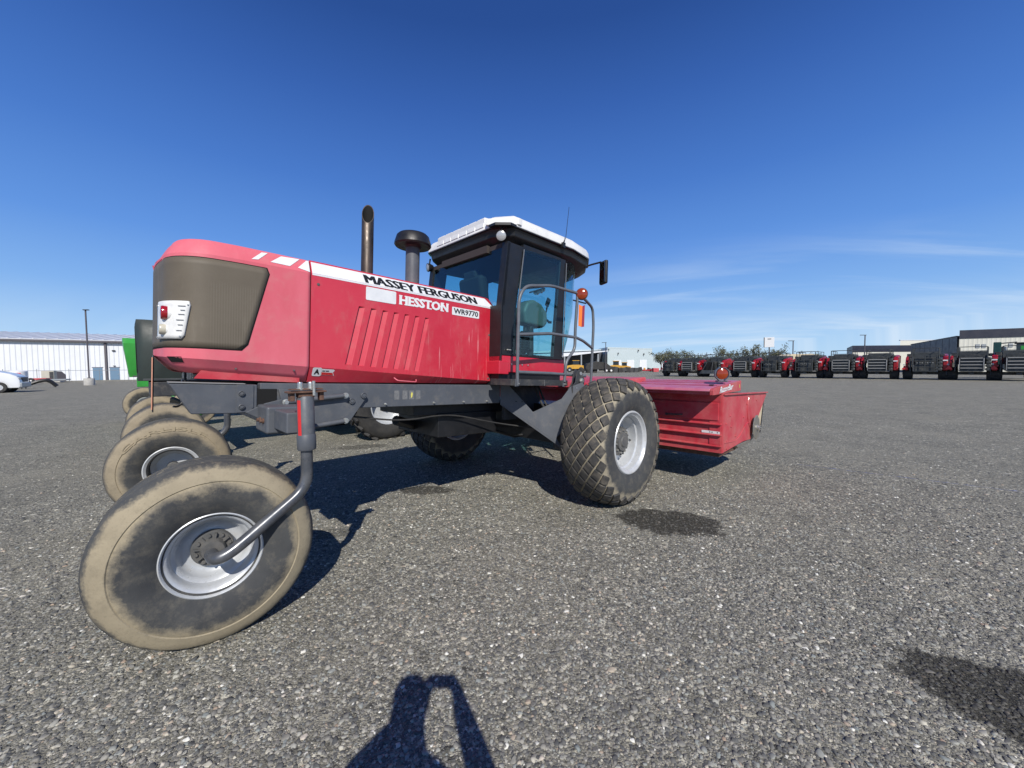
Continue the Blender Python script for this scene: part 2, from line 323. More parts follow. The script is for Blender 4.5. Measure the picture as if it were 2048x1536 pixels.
# ------------------------------------------------------------------ ground
def chalk(N, L, c):
    g = N.new('ShaderNodeNewGeometry'); mp = N.new('ShaderNodeMapping'); mp.vector_type = 'TEXTURE'; mp.inputs['Location'].default_value = (6.05, 5.60, 0); mp.inputs['Rotation'].default_value = (0, 0, atan2(-1.42, 1.75)); mp.inputs['Scale'].default_value = (1.9, .022, 1)
    L.new(g.outputs['Position'], mp.inputs[0]); sp = N.new('ShaderNodeSeparateXYZ'); L.new(mp.outputs[0], sp.inputs[0])
    a = N.new('ShaderNodeMath'); a.operation = 'ABSOLUTE'; L.new(sp.outputs[1], a.inputs[0]); b = N.new('ShaderNodeMath'); b.operation = 'ABSOLUTE'; L.new(sp.outputs[0], b.inputs[0])
    m = N.new('ShaderNodeMath'); m.operation = 'MULTIPLY'; L.new(rng(N, L, a.outputs[0], 1.2, .3, 0, .75), m.inputs[0]); L.new(rng(N, L, b.outputs[0], 1, .7), m.inputs[1])
    m2 = N.new('ShaderNodeMath'); m2.operation = 'MULTIPLY'; L.new(m.outputs[0], m2.inputs[0]); n = N.new('ShaderNodeTexNoise'); n.inputs['Scale'].default_value = 9; n.inputs['Detail'].default_value = 6; L.new(g.outputs['Position'], n.inputs['Vector']); L.new(rng(N, L, n.outputs[0], .38, .58), m2.inputs[1])
    return mix(N, L, m2.outputs[0], c, (.10, .13, .30))
def ground():
    m, N, L, B = newmat('gravel_ground')
    g = N.new('ShaderNodeNewGeometry')
    def vor(scale, feat='F1', rnd=1.):
        v = N.new('ShaderNodeTexVoronoi'); v.inputs['Scale'].default_value = scale; v.feature = feat; v.inputs['Randomness'].default_value = rnd
        L.new(wv, v.inputs['Vector']); return v
    wn = N.new('ShaderNodeTexNoise'); wn.inputs['Scale'].default_value = 45; wn.inputs['Detail'].default_value = 2; L.new(g.outputs['Position'], wn.inputs['Vector'])
    wa = N.new('ShaderNodeMixRGB'); wa.blend_type = 'LINEAR_LIGHT'; wa.inputs[0].default_value = .012; L.new(g.outputs['Position'], wa.inputs[1]); L.new(wn.outputs['Color'], wa.inputs[2]); wv = wa.outputs[0]
    def stones(scale, ramp):
        v = vor(scale); sp = N.new('ShaderNodeSeparateColor'); L.new(v.outputs['Color'], sp.inputs[0])
        r = N.new('ShaderNodeValToRGB'); L.new(sp.outputs[0], r.inputs[0]); el = r.color_ramp.elements
        while len(el) < len(ramp): el.new(.5)
        for e, (p, c) in zip(el, ramp): e.position = p; e.color = rgba(c)
        return v, r.outputs[0], sp
    RAMP = [(0, (.075, .077, .073)), (.3, (.155, .155, .143)), (.55, (.24, .235, .213)), (.8, (.345, .335, .297)), (.93, (.50, .48, .42)), (1, (.76, .75, .68))]
    v1, c1, s1 = stones(115, RAMP); v2, c2, s2 = stones(52, RAMP); v3, c3, s3 = stones(22, RAMP)
    sel = rng(N, L, s2.outputs[1], .58, .60); c = mix(N, L, sel, c1, c2)
    sel3 = rng(N, L, s3.outputs[1], .84, .86); c = mix(N, L, sel3, c, c3)
    # tone drifts over metres, fine dust lanes
    n1 = noi(N, L, .16, 7, .62, (1, .45, 1)); c = mix(N, L, rng(N, L, n1, .35, .7, 0, .35), c, (.285, .275, .24))
    c = mix(N, L, rng(N, L, noi(N, L, 1.3, 8, .68), .42, .66, 0, .42), c, (.135, .131, .117)); c = mix(N, L, rng(N, L, noi(N, L, .55, 8, .66), .48, .70, 0, .45), c, (.34, .325, .28))
    # oil and water stains
    def stain(x, y, rx, ry, rot, k):
        mp = N.new('ShaderNodeMapping'); mp.vector_type = 'TEXTURE'; mp.inputs['Location'].default_value = (x, y, 0); mp.inputs['Rotation'].default_value = (0, 0, rot); mp.inputs['Scale'].default_value = (rx, ry, 1)
        L.new(g.outputs['Position'], mp.inputs[0]); ln = N.new('ShaderNodeVectorMath'); ln.operation = 'LENGTH'; L.new(mp.outputs[0], ln.inputs[0])
        a = N.new('ShaderNodeMath'); a.operation = 'MULTIPLY_ADD'; L.new(noi(N, L, 3.5, 9, .72), a.inputs[0]); a.inputs[1].default_value = 1.3; L.new(ln.outputs['Value'], a.inputs[2])
        return rng(N, L, a.outputs[0], 1.67, 1.53, 0, k)
    for st in STAINS:
        c = mix(N, L, stain(*st), c, (.020, .019, .015))
    c = chalk(N, L, c); wm_ = N.new('ShaderNodeMixRGB'); wm_.blend_type = 'MULTIPLY'; wm_.inputs[0].default_value = 1; L.new(c, wm_.inputs[1]); wm_.inputs[2].default_value = (.92, .90, .82, 1)
    L.new(wm_.outputs[0], B.inputs['Base Color']); B.inputs['Roughness'].default_value = .85; B.inputs['Specular IOR Level'].default_value = .3
    # relief of the stones
    h1 = rng(N, L, v1.outputs['Distance'], 0, .7, 1, 0); h2 = rng(N, L, v2.outputs['Distance'], 0, .7, 1, 0); h3 = rng(N, L, v3.outputs['Distance'], 0, .7, 1, 0); c = c
    def mad(a, b, k):
        x = N.new('ShaderNodeMath'); x.operation = 'MULTIPLY_ADD'; L.new(a, x.inputs[0]); x.inputs[1].default_value = k
        if b is not None: L.new(b, x.inputs[2])
        else: x.inputs[2].default_value = 0
        return x.outputs[0]
    q2 = N.new('ShaderNodeMath'); q2.operation = 'MULTIPLY'; L.new(h2, q2.inputs[0]); L.new(sel, q2.inputs[1])
    q3 = N.new('ShaderNodeMath'); q3.operation = 'MULTIPLY'; L.new(h3, q3.inputs[0]); L.new(sel3, q3.inputs[1])
    hh = mad(h1, mad(q2.outputs[0], mad(q3.outputs[0], mad(noi(N, L, 9, 6, .7), None, 1.2), 2.2), 1.3), .6)
    bump(N, L, B, hh, .75, .010)
    mb = MB(); R = 1300
    mb.add([(-R, -R, 0), (R, -R, 0), (R, R, 0), (-R, R, 0)], [(0, 1, 2, 3)])
    return tag(mb.build('gravel_lot', 'gravel_ground'), kind='structure')
STAINS = [(1.70, 4.15, .58, .36, -.35, .85), (-1.20, 5.30, .36, .20, 0, .75), (2.60, 1.80, .58, .36, -.6, .85), (-3.3, 8.3, .6, .25, .3, .5), (-1.9, 3.9, .25, .12, .2, .4)]
ground()

def gravel_stones():      # loose stones near the camera, one uncountable mass
    m, N, L, B = newmat('pebble')
    oi = N.new('ShaderNodeObjectInfo'); r = N.new('ShaderNodeValToRGB'); L.new(oi.outputs['Random'], r.inputs[0]); el = r.color_ramp.elements
    ramp = [(0, (.050, .053, .056)), (.25, (.105, .107, .103)), (.48, (.170, .166, .150)), (.66, (.25, .24, .21)), (.80, (.37, .355, .305)), (.89, (.21, .235, .23)), (.94, (.52, .49, .40)), (.972, (.34, .25, .18)), (.988, (.74, .73, .66))]
    while len(el) < len(ramp): el.new(.5)
    for e, (p, c) in zip(el, ramp): e.position = p; e.color = rgba(c)
    r.color_ramp.interpolation = 'LINEAR'
    c = mix(N, L, rng(N, L, noi(N, L, 150, 4), .4, .7, 0, .4), r.outputs[0], (.20, .19, .163))
    g = N.new('ShaderNodeNewGeometry')
    for x, y, rx, ry, rot, k in STAINS:
        mp = N.new('ShaderNodeMapping'); mp.vector_type = 'TEXTURE'; mp.inputs['Location'].default_value = (x, y, 0); mp.inputs['Rotation'].default_value = (0, 0, rot); mp.inputs['Scale'].default_value = (rx, ry, 50)
        L.new(g.outputs['Position'], mp.inputs[0]); ln = N.new('ShaderNodeVectorMath'); ln.operation = 'LENGTH'; L.new(mp.outputs[0], ln.inputs[0])
        n = N.new('ShaderNodeTexNoise'); n.inputs['Scale'].default_value = 3.5; n.inputs['Detail'].default_value = 9; n.inputs['Roughness'].default_value = .72; L.new(g.outputs['Position'], n.inputs['Vector'])
        a = N.new('ShaderNodeMath'); a.operation = 'MULTIPLY_ADD'; L.new(n.outputs[0], a.inputs[0]); a.inputs[1].default_value = 1.3; L.new(ln.outputs['Value'], a.inputs[2])
        c = mix(N, L, rng(N, L, a.outputs[0], 1.67, 1.53, 0, k*.9), c, (.024, .022, .018))
    c = chalk(N, L, c); L.new(c, B.inputs['Base Color']); B.inputs['Roughness'].default_value = .7
    ng = bpy.data.node_groups.new('gravel', 'GeometryNodeTree'); ng.interface.new_socket('Geometry', in_out='INPUT', socket_type='NodeSocketGeometry'); ng.interface.new_socket('Geometry', in_out='OUTPUT', socket_type='NodeSocketGeometry')
    G = ng.nodes; K = ng.links; gi = G.new('NodeGroupInput'); go = G.new('NodeGroupOutput')
    # a handful of stone shapes made in the tree
    join = G.new('GeometryNodeGeometryToInstance')
    for k in range(5):
        ico = G.new('GeometryNodeMeshIcoSphere'); ico.inputs['Radius'].default_value = 1; ico.inputs['Subdivisions'].default_value = 2
        sp = G.new('GeometryNodeSetPosition'); ps = G.new('GeometryNodeInputPosition'); nn = G.new('ShaderNodeTexNoise'); nn.inputs['Scale'].default_value = .9; nn.inputs['Detail'].default_value = 1
        ad = G.new('ShaderNodeVectorMath'); ad.inputs[1].default_value = (k*7.3, k*3.1, 5); K.new(ps.outputs[0], ad.inputs[0]); K.new(ad.outputs[0], nn.inputs['Vector'])
        sb = G.new('ShaderNodeVectorMath'); sb.operation = 'SUBTRACT'; K.new(nn.outputs['Color'], sb.inputs[0]); sb.inputs[1].default_value = (.5, .5, .5)
        sc = G.new('ShaderNodeVectorMath'); sc.operation = 'SCALE'; K.new(sb.outputs[0], sc.inputs[0]); sc.inputs['Scale'].default_value = 1.7
        K.new(ico.outputs[0], sp.inputs[0]); K.new(sc.outputs[0], sp.inputs['Offset'])
        sm = G.new('GeometryNodeSetMaterial'); sm.inputs['Material'].default_value = m; K.new(sp.outputs[0], sm.inputs[0])
        ss = G.new('GeometryNodeSetShadeSmooth'); K.new(sm.outputs[0], ss.inputs[0]); K.new(ss.outputs[0], join.inputs[0])
    out = G.new('GeometryNodeJoinGeometry')
    def layer(density, rmin, rmax, near, far, seed):
        d = G.new('GeometryNodeDistributePointsOnFaces'); K.new(gi.outputs[0], d.inputs['Mesh']); d.inputs['Seed'].default_value = seed
        ps = G.new('GeometryNodeInputPosition'); ln = G.new('ShaderNodeVectorMath'); ln.operation = 'LENGTH'; K.new(ps.outputs[0], ln.inputs[0])
        mr = G.new('ShaderNodeMapRange'); K.new(ln.outputs['Value'], mr.inputs[0]); mr.inputs[1].default_value = near; mr.inputs[2].default_value = far; mr.inputs[3].default_value = density; mr.inputs[4].default_value = 0
        cl = G.new('ShaderNodeTexNoise'); cl.inputs['Scale'].default_value = 1.5; cl.inputs['Detail'].default_value = 4; K.new(ps.outputs[0], cl.inputs['Vector'])
        m2 = G.new('ShaderNodeMapRange'); K.new(cl.outputs[0], m2.inputs[0]); m2.inputs[1].default_value = .35; m2.inputs[2].default_value = .65; m2.inputs[3].default_value = .12; m2.inputs[4].default_value = 1.35
        mu = G.new('ShaderNodeMath'); mu.operation = 'MULTIPLY'; K.new(mr.outputs[0], mu.inputs[0]); K.new(m2.outputs[0], mu.inputs[1]); K.new(mu.outputs[0], d.inputs['Density'])
        io = G.new('GeometryNodeInstanceOnPoints'); K.new(d.outputs['Points'], io.inputs['Points']); K.new(join.outputs[0], io.inputs['Instance']); io.inputs['Pick Instance'].default_value = True
        ri = G.new('FunctionNodeRandomValue'); ri.data_type = 'INT'; ri.inputs['Min'].default_value = 0; ri.inputs['Max'].default_value = 4; ri.inputs['Seed'].default_value = seed+1; K.new(ri.outputs[2], io.inputs['Instance Index'])
        rr = G.new('FunctionNodeRandomValue'); rr.data_type = 'FLOAT_VECTOR'; rr.inputs['Min'].default_value = (-.35, -.35, 0); rr.inputs['Max'].default_value = (.35, .35, 6.28); K.new(rr.outputs[0], io.inputs['Rotation'])
        rs = G.new('FunctionNodeRandomValue'); rs.inputs[2].default_value = 0; rs.inputs[3].default_value = 1; rs.inputs['Seed'].default_value = seed+2
        pw = G.new('ShaderNodeMath'); pw.operation = 'POWER'; K.new(rs.outputs[1], pw.inputs[0]); pw.inputs[1].default_value = 2.4
        ms = G.new('ShaderNodeMapRange'); K.new(pw.outputs[0], ms.inputs[0]); ms.inputs[3].default_value = rmin; ms.inputs[4].default_value = rmax
        vs = G.new('FunctionNodeRandomValue'); vs.data_type = 'FLOAT_VECTOR'; vs.inputs['Min'].default_value = (.8, .6, .38); vs.inputs['Max'].default_value = (1.25, .95, .75); vs.inputs['Seed'].default_value = seed+3
        mv = G.new('ShaderNodeVectorMath'); mv.operation = 'SCALE'; K.new(vs.outputs[0], mv.inputs[0]); K.new(ms.outputs[0], mv.inputs['Scale']); K.new(mv.outputs[0], io.inputs['Scale'])
        K.new(io.outputs[0], out.inputs[0])
    layer(9000, .0028, .0062, 2.2, 4.6, 1); layer(3600, .0055, .0140, 3.0, 7.5, 11); layer(560, .0105, .020, 3, 10.0, 31); layer(160, .009, .016, 8, 17.0, 51)
    K.new(out.outputs[0], go.inputs[0])
    mb = MB(); rows = [[(x*1.0, y*1.0, -.0015) for x in range(-14, 15)] for y in range(0, 16)]; mb.grid(rows)
    o = mb.build('gravel_stones', 'gravel_ground'); md = o.modifiers.new('gravel', 'NODES'); md.node_group = ng
    tag(o, 'loose rounded grey gravel stones scattered over the yard', 'gravel', kind='stuff')
gravel_stones()

# ------------------------------------------------------------------ the red windrower
TH = radians(44); DEL = radians(2.5); O0 = (.02, 5.90, 0)     # heading away to the right, standing slightly nose-down
WR = empty('windrower', O0, (0, DEL, TH))
tag(WR, 'faded red self-propelled windrower with white cab roof and large grey-rimmed tyres, in the foreground', 'windrower', 'windrowers parked side by side')
FLAT = Matrix.Rotation(-DEL, 4, 'Y')
def flat_place(o, loc, rz=0., rx=0.):        # part placed in the level frame of the machine, on the ground
    o.parent = WR; o.matrix_local = FLAT @ Matrix.Translation(loc) @ Matrix.Rotation(rz, 4, 'Z') @ Matrix.Rotation(rx, 4, 'X')

# hood: plan outline and side profile
HW = .65
def outline(s):      # s = distance along the outline, 0 at the rear centre, + towards the near (-Y) side
    sg = -1 if s > 0 else 1; a = abs(s)
    if a < .38: y = a; x = -4.11 + .04*(a/.38)**2
    else:
        L1 = .27*pi/2
        if a < .38+L1: t = (a-.38)/.27; x = -3.80-.27*cos(t); y = .38+.27*sin(t)
        else: y = HW; x = -3.80+(a-.38-L1)
    return x, sg*y
def s_of_x(x): return .38+.27*pi/2+(x+3.80)
S_SPLIT = s_of_x(-3.145)
def nrm(s):
    x0, y0 = outline(s-.002); x1, y1 = outline(s+.002); t = Vector((x1-x0, y1-y0, 0)).normalized(); return Vector((-t.y, t.x, 0)) if False else Vector((t.y, -t.x, 0))
def lerp(a, b, t): return a+(b-a)*t
def zb(s):      # bottom edge and crease heights along the outline
    k = min(1, max(0, (S_SPLIT-abs(s))/(S_SPLIT))); return 1.452+.10*k, 1.585+.055*k
def hood_pt(s, z, off=0.):
    x, y = outline(s); n = nrm(s); b, c = zb(s)
    if z < c: ins = .085*(c-z)/(c-b)
    elif z > 2.385: ins = .055*(z-2.385)/.115 if z <= 2.5 else .055+.06*(z-2.5)/.02
    else: ins = 0
    p = Vector((x, y, z)) - n*(ins-off)
    return p
# sanity of the normal direction: at s=0 it must point rearwards
if nrm(.0).x > 0:
    _n = nrm
    def nrm(s): return -_n(s)
def top_z(s): return 2.50-.055*max(0, 1-abs(s)/1.0)**1.5
ss = [-S_SPLIT+2*S_SPLIT*i/120 for i in range(121)]
mb = MB(); rows = []
for t in (0, .5, 1): rows.append([hood_pt(s, lerp(zb(s)[0], zb(s)[1], t)) for s in ss])
for t in (.08, .3, .6, .9, .985): rows.append([hood_pt(s, lerp(zb(s)[1], 2.37, t)) for s in ss])
for z, o in ((2.385, 0), (2.41, 0), (2.49, 0), (2.502, 0)): rows.append([hood_pt(s, z) - Vector((0, 0, 2.5-top_z(s))) for s in ss])
last = rows[-1]
for k, dz in ((.92, .012), (.75, .028), (.4, .045), (0.02, .05)):
    rows.append([Vector(((p.x+3.15)*k-3.15 if False else lerp(-3.145, p.x, k) if abs(s) < S_SPLIT else p.x, p.y*k, p.z+dz)) for p, s in zip(last, ss)])
mb.grid(rows)
rear_hood = mb.build('rear_hood', 'faded_red', WR, smooth=True); rear_hood.data.set_sharp_from_angle(angle=radians(20)); tag(rear_hood, 'sun-faded pink rear hood section')
sol = rear_hood.modifiers.new('solid', 'SOLIDIFY'); sol.thickness = .012; sol.offset = -1
# screen wrapping the rear
def screen_patch(z0, z1, e0, e1, off, n=60, m=14):
    rows = []
    for j in range(m+1):
        z = lerp(z0, z1, j/m); e = lerp(e0, e1, j/m)
        if j == 0 or j == m: e -= .03
        r = []
        for i in range(n+1):
            s = -e+2*e*i/n; zz = z
            if j > m*.5: zz = z - (2.5-top_z(s))*.9*(j/m-.5)*2*.9
            r.append(hood_pt(s, zz, off))
        rows.append(r)
    return rows
mb = MB(); mb.grid(screen_patch(1.688, 2.359, s_of_x(-3.60)+.008, s_of_x(-3.44)+.008, .0015)); seam = mb.build('screen_seal', 'black_hollow', rear_hood, smooth=True)
mb = MB(); mb.grid(screen_patch(1.695, 2.352, s_of_x(-3.60), s_of_x(-3.44), .003))
scr = mb.build('rear_screen', 'rear_screen', WR, smooth=True); sol = scr.modifiers.new('solid', 'SOLIDIFY'); sol.thickness = .002; sol.offset = 1
# pale panels of the stripe on the rear hood and a flat dark patch painting the shade of the grab recess
for xs in (((-3.567, 2.408), (-3.494, 2.484), (-3.45, 2.49), (-3.521, 2.415)), ((-3.439, 2.415), (-3.358, 2.485), (-3.217, 2.495), (-3.299, 2.412)), ((-3.239, 2.412), (-3.166, 2.495), (-3.148, 2.496), (-3.148, 2.392))):
    mb = MB()
    a, b, c, d = xs; rows = []
    for j in range(5):
        t = j/4; l = (lerp(a[0], b[0], t), lerp(a[1], b[1], t)); r = (lerp(d[0], c[0], t), lerp(d[1], c[1], t))
        rows.append([hood_pt(s_of_x(lerp(l[0], r[0], u)), lerp(l[1], r[1], u), .003) for u in (0, .5, 1)])
    mb.grid(rows); mb.build('stripe_patch', 'decal_white', rear_hood)
mb = MB(); mb.grid([[hood_pt(s, z, .004) for s in (.50, .53, .56, .59, .62)] for z in (1.585, 1.60, 1.625)])
mb.build('grab_recess_shade', 'black_hollow', rear_hood)
# tail lamp cluster
def sx(px): return px
tl = MB(); n = 10; rows = []
for j in range(n+1):
    t = j/n; z = lerp(1.752, 2.022, t); s0 = .362; s1 = lerp(.640, .682, t)
    if j == n: s0 += .02; s1 -= .012
    if j == 0: s1 -= .014
    rows.append([hood_pt(lerp(s0, s1, i/10), z, .022) for i in range(11)])
tl.grid(rows); bez_o = tl.build('tail_lamp_bezel', 'roof_white', WR, smooth=True); sol = bez_o.modifiers.new('solid', 'SOLIDIFY'); sol.thickness = .018; sol.offset = -1
for (sc, zc_, rr, mat, nm) in ((.520, 1.936, .050, 'lens_red', 'tail_lamp'), (.505, 1.818, .038, 'lens_cream', 'reverse_lamp')):
    c = hood_pt(sc, zc_, .0); q = Vector((-1, 0, 0)).to_track_quat('Y', 'Z').to_matrix()      # lamps look straight back
    body = MB(); body.lathe([(.0, -.06), (rr*1.05, -.06), (rr*1.08, .005), (rr*1.02, .012)], 24)
    body.v = [tuple(q @ Vector(v) + c) for v in body.v]; hb = body.build('lamp_housing', 'roof_white', bez_o, smooth=True)
    le = MB(); le.lathe([(rr*1.0, .0), (rr*1.0, .040), (rr*.9, .048), (rr*.4, .052), (.001, .053)], 24); le.v = [tuple(q @ Vector(v) + c) for v in le.v]; le.build(nm, mat, bez_o, smooth=True)
for (s_, z_) in ((.385, 1.995), (.668, 1.998), (.378, 1.765), (.625, 1.768)):
    m_ = MB(); m_.lathe([(.001, .03), (.006, .029), (.006, .02)], 10); q = nrm(s_).to_track_quat('Y', 'Z').to_matrix(); m_.v = [tuple(q @ Vector(v)+hood_pt(s_, z_, 0)) for v in m_.v]; m_.build('screw', 'zinc', bez_o)
for z_, a, b in ((1.985, .61, .655), (1.955, .625, .652), (1.925, .612, .65), (1.885, .60, .645), (1.85, .61, .64), (1.81, .60, .635)):
    mb = MB(); mb.grid([[hood_pt(lerp(a, b, i/4), z_+dz, .0265) for i in range(5)] for dz in (-.0025, .0025)]); mb.build('bezel_groove', 'decal_grey', bez_o)


# side panels (near one carries the louvres and the lettering)
XF = -1.02
XS = [-3.137+i*(1.2-.0+.737)/20 for i in range(21)]+[-1.11, XF]
def side_section(x, sg=-1):      # closed section of the panel shell at x
    k = (x+3.14)/(XF+3.14); b = lerp(1.452, 1.458, k); c = lerp(1.585, 1.487, k)
    out = [(.575, b), (.65, c), (.65, 2.385), (.595, 2.50), (.575, 2.512)]; inn = [(.55, 2.49), (.57, 2.48), (.62, 2.37), (.62, c), (.55, b)]
    return [(x, sg*y, z) for y, z in out+inn]
def side_panel(sg):
    mb = MB(); xs = XS; n = 10; vs = []
    for x in xs:
        sec = side_section(x, sg)
        if x == XF: sec = [(p[0]-(.0 if p[2] < 2.34 else (.165 if p[2] > 2.45 else .02)), p[1], p[2]) for p in sec]
        vs += sec
    fs = [(i*n+k, i*n+(k+1) % n, (i+1)*n+(k+1) % n, (i+1)*n+k) for i in range(len(xs)-1) for k in range(n)]
    fs += [tuple(range(n)), tuple((len(xs)-1)*n+k for k in range(n))]
    mb.add(vs, fs); return mb
pm = side_panel(-1); n_ = 10
pm.f = [f for f in pm.f if not (len(f) == 4 and all(i % n_ in (1, 2) for i in f))]      # the flat field is rebuilt with the louvre pockets in it
from mathutils.geometry import tessellate_polygon
fld = [(pm.v[i*n_+1][0], pm.v[i*n_+1][2]) for i in range(len(XS))]+[(pm.v[i*n_+2][0], pm.v[i*n_+2][2]) for i in range(len(XS)-1, -1, -1)]
loops = [fld]
for i in range(7):
    t = i/6; xt = lerp(-2.725, -2.020, t); xb = lerp(-2.842, -2.140, t); zt = lerp(2.166, 2.150, t); zb_ = lerp(1.617, 1.578, t); w = lerp(.060, .052, t)
    loops.append([(xb, zb_), (xb+w, zb_-.002), (xt+w, zt-.002), (xt, zt)])
flat_ = [p for l in loops for p in l]
pm.add([(x, -.65, z) for x, z in flat_], [tuple(f) for f in tessellate_polygon([[Vector((x, z, 0)) for x, z in l] for l in loops])])
for l in loops[1:]:
    d = .022; o_ = [(l[0][0]+.002, l[0][1]+.006), (l[1][0]-.004, l[1][1]+.006), (l[2][0]-.004, l[2][1]-.012), (l[3][0]+.002, l[3][1]-.012)]
    pm.add([(x, -.65, z) for x, z in l]+[(o_[0][0], -.65+d, o_[0][1]), (o_[1][0], -.6475, o_[1][1]), (o_[2][0], -.6475, o_[2][1]), (o_[3][0], -.65+d, o_[3][1])], [(0, 1, 5, 4), (1, 2, 6, 5), (2, 3, 7, 6), (3, 0, 4, 7), (4, 5, 6, 7)])
panel = pm.build('side_panel', 'red_panel', WR)
me_ = panel.data; bm = bmesh.new(); bm.from_mesh(me_); bmesh.ops.remove_doubles(bm, verts=bm.verts, dist=.0002); bmesh.ops.recalc_face_normals(bm, faces=bm.faces); bm.to_mesh(me_); bm.free()
side_panel(1).build('side_panel', 'red_panel', WR, bev=.004)
def on_stripe(x, z, off=.0015):      # point on the leaning stripe face
    t = (z-2.385)/.115; return Vector((x, -(.65-.055*t)-off*.9, z+off*.4))
def stripe(m0, x0, x1a, x1b, z0, z1): return m0
mb = MB(); zt = 2.492; mb.grid([[on_stripe(x, z, .0012) for x in ([-3.13, -2.0, lerp(-1.035, -1.180, (z-2.36)/.14)])] for z in (2.388, zt)])
mb.grid([[Vector((x, -.6516, z)) for x in (-3.13, -2., -1.035)] for z in (2.372, 2.3865)])
mb.build('side_stripe', 'decal_silver', panel)
letters('lettering', 'decal_black', panel, 'MASSEY FERGUSON', lambda u, v: on_stripe(-2.665+u-v*.18, 2.396+v, .0035), 1.335, .080, bold=.0, extra=6)
mb = MB(); mb.add([(x, -.6530, z) for x, z in rounded(-2.662, -2.356, 2.236, 2.360, .012)], [tuple(range(20))]); mb.build('blank_decal', 'decal_white', panel)
def slab(m):     # serifs on the upright letters
    for x0, x1, z in ((0.0, .062, 0), (.0, .062, 1), (.068, .11, 0), (.068, .11, 1)): pass
ht = letters('lettering', 'decal_white', panel, 'HESSTON', lambda u, v: Vector((-2.322+u, -.6530, 2.243+v)), .583, .095, bold=.030, extra=3)
mb = MB()
def ser(x, z, w):
    mb.add([(x-w/2, -.6536, z), (x+w/2, -.6536, z), (x+w/2, -.6536, z+.011), (x-w/2, -.6536, z+.011)], [(0, 1, 2, 3)])
for x, zs, w in ((-2.307, (0, 1), .036), (-2.247, (0, 1), .036), (-2.212, (0, 1), .030), (-1.965, (0,), .04), (-1.807, (0, 1), .034), (-1.745, (1,), .036)):
    for k in zs:
        mb = MB(); ser(x, 2.243+.084*k, w); mb.build('serif', 'decal_white', panel)
mb = MB(); mb.add([(x, -.6530, z) for x, z in rounded(-1.682, -1.293, 2.226, 2.315, .01)], [tuple(range(20))]); pl = mb.build('model_plate', 'decal_white', panel)
letters('lettering', 'decal_black', panel, 'WR9770', lambda u, v: Vector((-1.660+u, -.6545, 2.243+v)), .346, .060, bold=.012, extra=2)
# dealer sticker low on the panel
def psx(x, z):   # the panel leans in below the crease
    return Vector((x, -.6535 if z > 1.583 else -(.65-.075*(1.583-z)/.13)-.004, z))
mb = MB(); mb.add([psx(x, z)+Vector((0, 0, 0)) for x, z in rounded(-3.112, -3.038, 1.505, 1.580, .012)], [tuple(range(20))]); st = mb.build('sticker', 'decal_white', panel)
mb = MB(); a = [(-3.040, 1.515), (-2.925, 1.513), (-2.940, 1.540), (-2.922, 1.566), (-3.040, 1.570)]; mb.add([psx(*p) for p in a], [(0, 1, 2, 3, 4)]); mb.build('ribbon', 'decal_white', panel)
mb = MB(); a = [(-3.036, 1.517), (-2.932, 1.515), (-2.944, 1.538), (-3.036, 1.541)]; mb.add([psx(*p)+Vector((0, -.001, 0)) for p in a], [(0, 1, 2, 3)]); mb.build('ribbon_band', 'decal_red', panel)
letters('lettering', 'decal_black', panel, 'A', lambda u, v: psx(-3.098+u, 1.520+v)+Vector((0, -.0015, 0)), .046, .046, bold=.05)
mb = MB()
for x0, x1 in ((-3.032, -3.008), (-3.004, -2.975)): mb.add([psx(x, z)+Vector((0, -.001, 0)) for x, z in ((x0, 1.547), (x1, 1.547), (x1, 1.556), (x0, 1.556))], [(0, 1, 2, 3)])
mb.build('fine_print', 'decal_black', panel)
mb = MB(); mb.tube(bez([(-2.355, -.640, 1.505), (-2.335, -.675, 1.478), (-2.125, -.675, 1.466), (-2.108, -.640, 1.490)], .02, 4), .006, 8); mb.build('pull_handle', 'faded_red', panel, smooth=True)

# hood top between the panels, with a slight crown
mb = MB(); rows = []
for x in (-3.14, -2.5, -1.9, -1.20): rows.append([(x, y, 2.50+.055*(1-(y/.60)**2)) for y in [-.578+1.156*i/12 for i in range(13)]])
mb.grid(rows); tp = mb.build('hood_top', 'faded_red', WR, smooth=True); so = tp.modifiers.new('solid', 'SOLIDIFY'); so.thickness = .01
MB().bb(-1.24, -1.10, -.58, .58, 1.46, 2.50).build('firewall', 'black_plastic', WR, bev=.01)
MB().bb(-3.9, -1.3, -.55, .55, 1.46, 1.50).bb(-3.9, -3.5, -.5, .5, 1.5, 2.3).build('engine_bay', 'black_plastic', WR)
MB().prism([(-3.90, 1.470), (-3.2, 1.447), (-3.2, 1.50), (-3.86, 1.530)], (0, -.585, 0), (1, 0, 0), (0, 0, 1), (0, .02, 0)).build('lower_shroud', 'header_red', WR)

# exhaust and air intake
ex = MB(); cx, cy, rr = -2.485, -.25, .060
seg = 28; vs = []
for k in range(seg):
    a = 2*pi*k/seg; vs.append((cx+rr*cos(a), cy+rr*sin(a), 2.45))
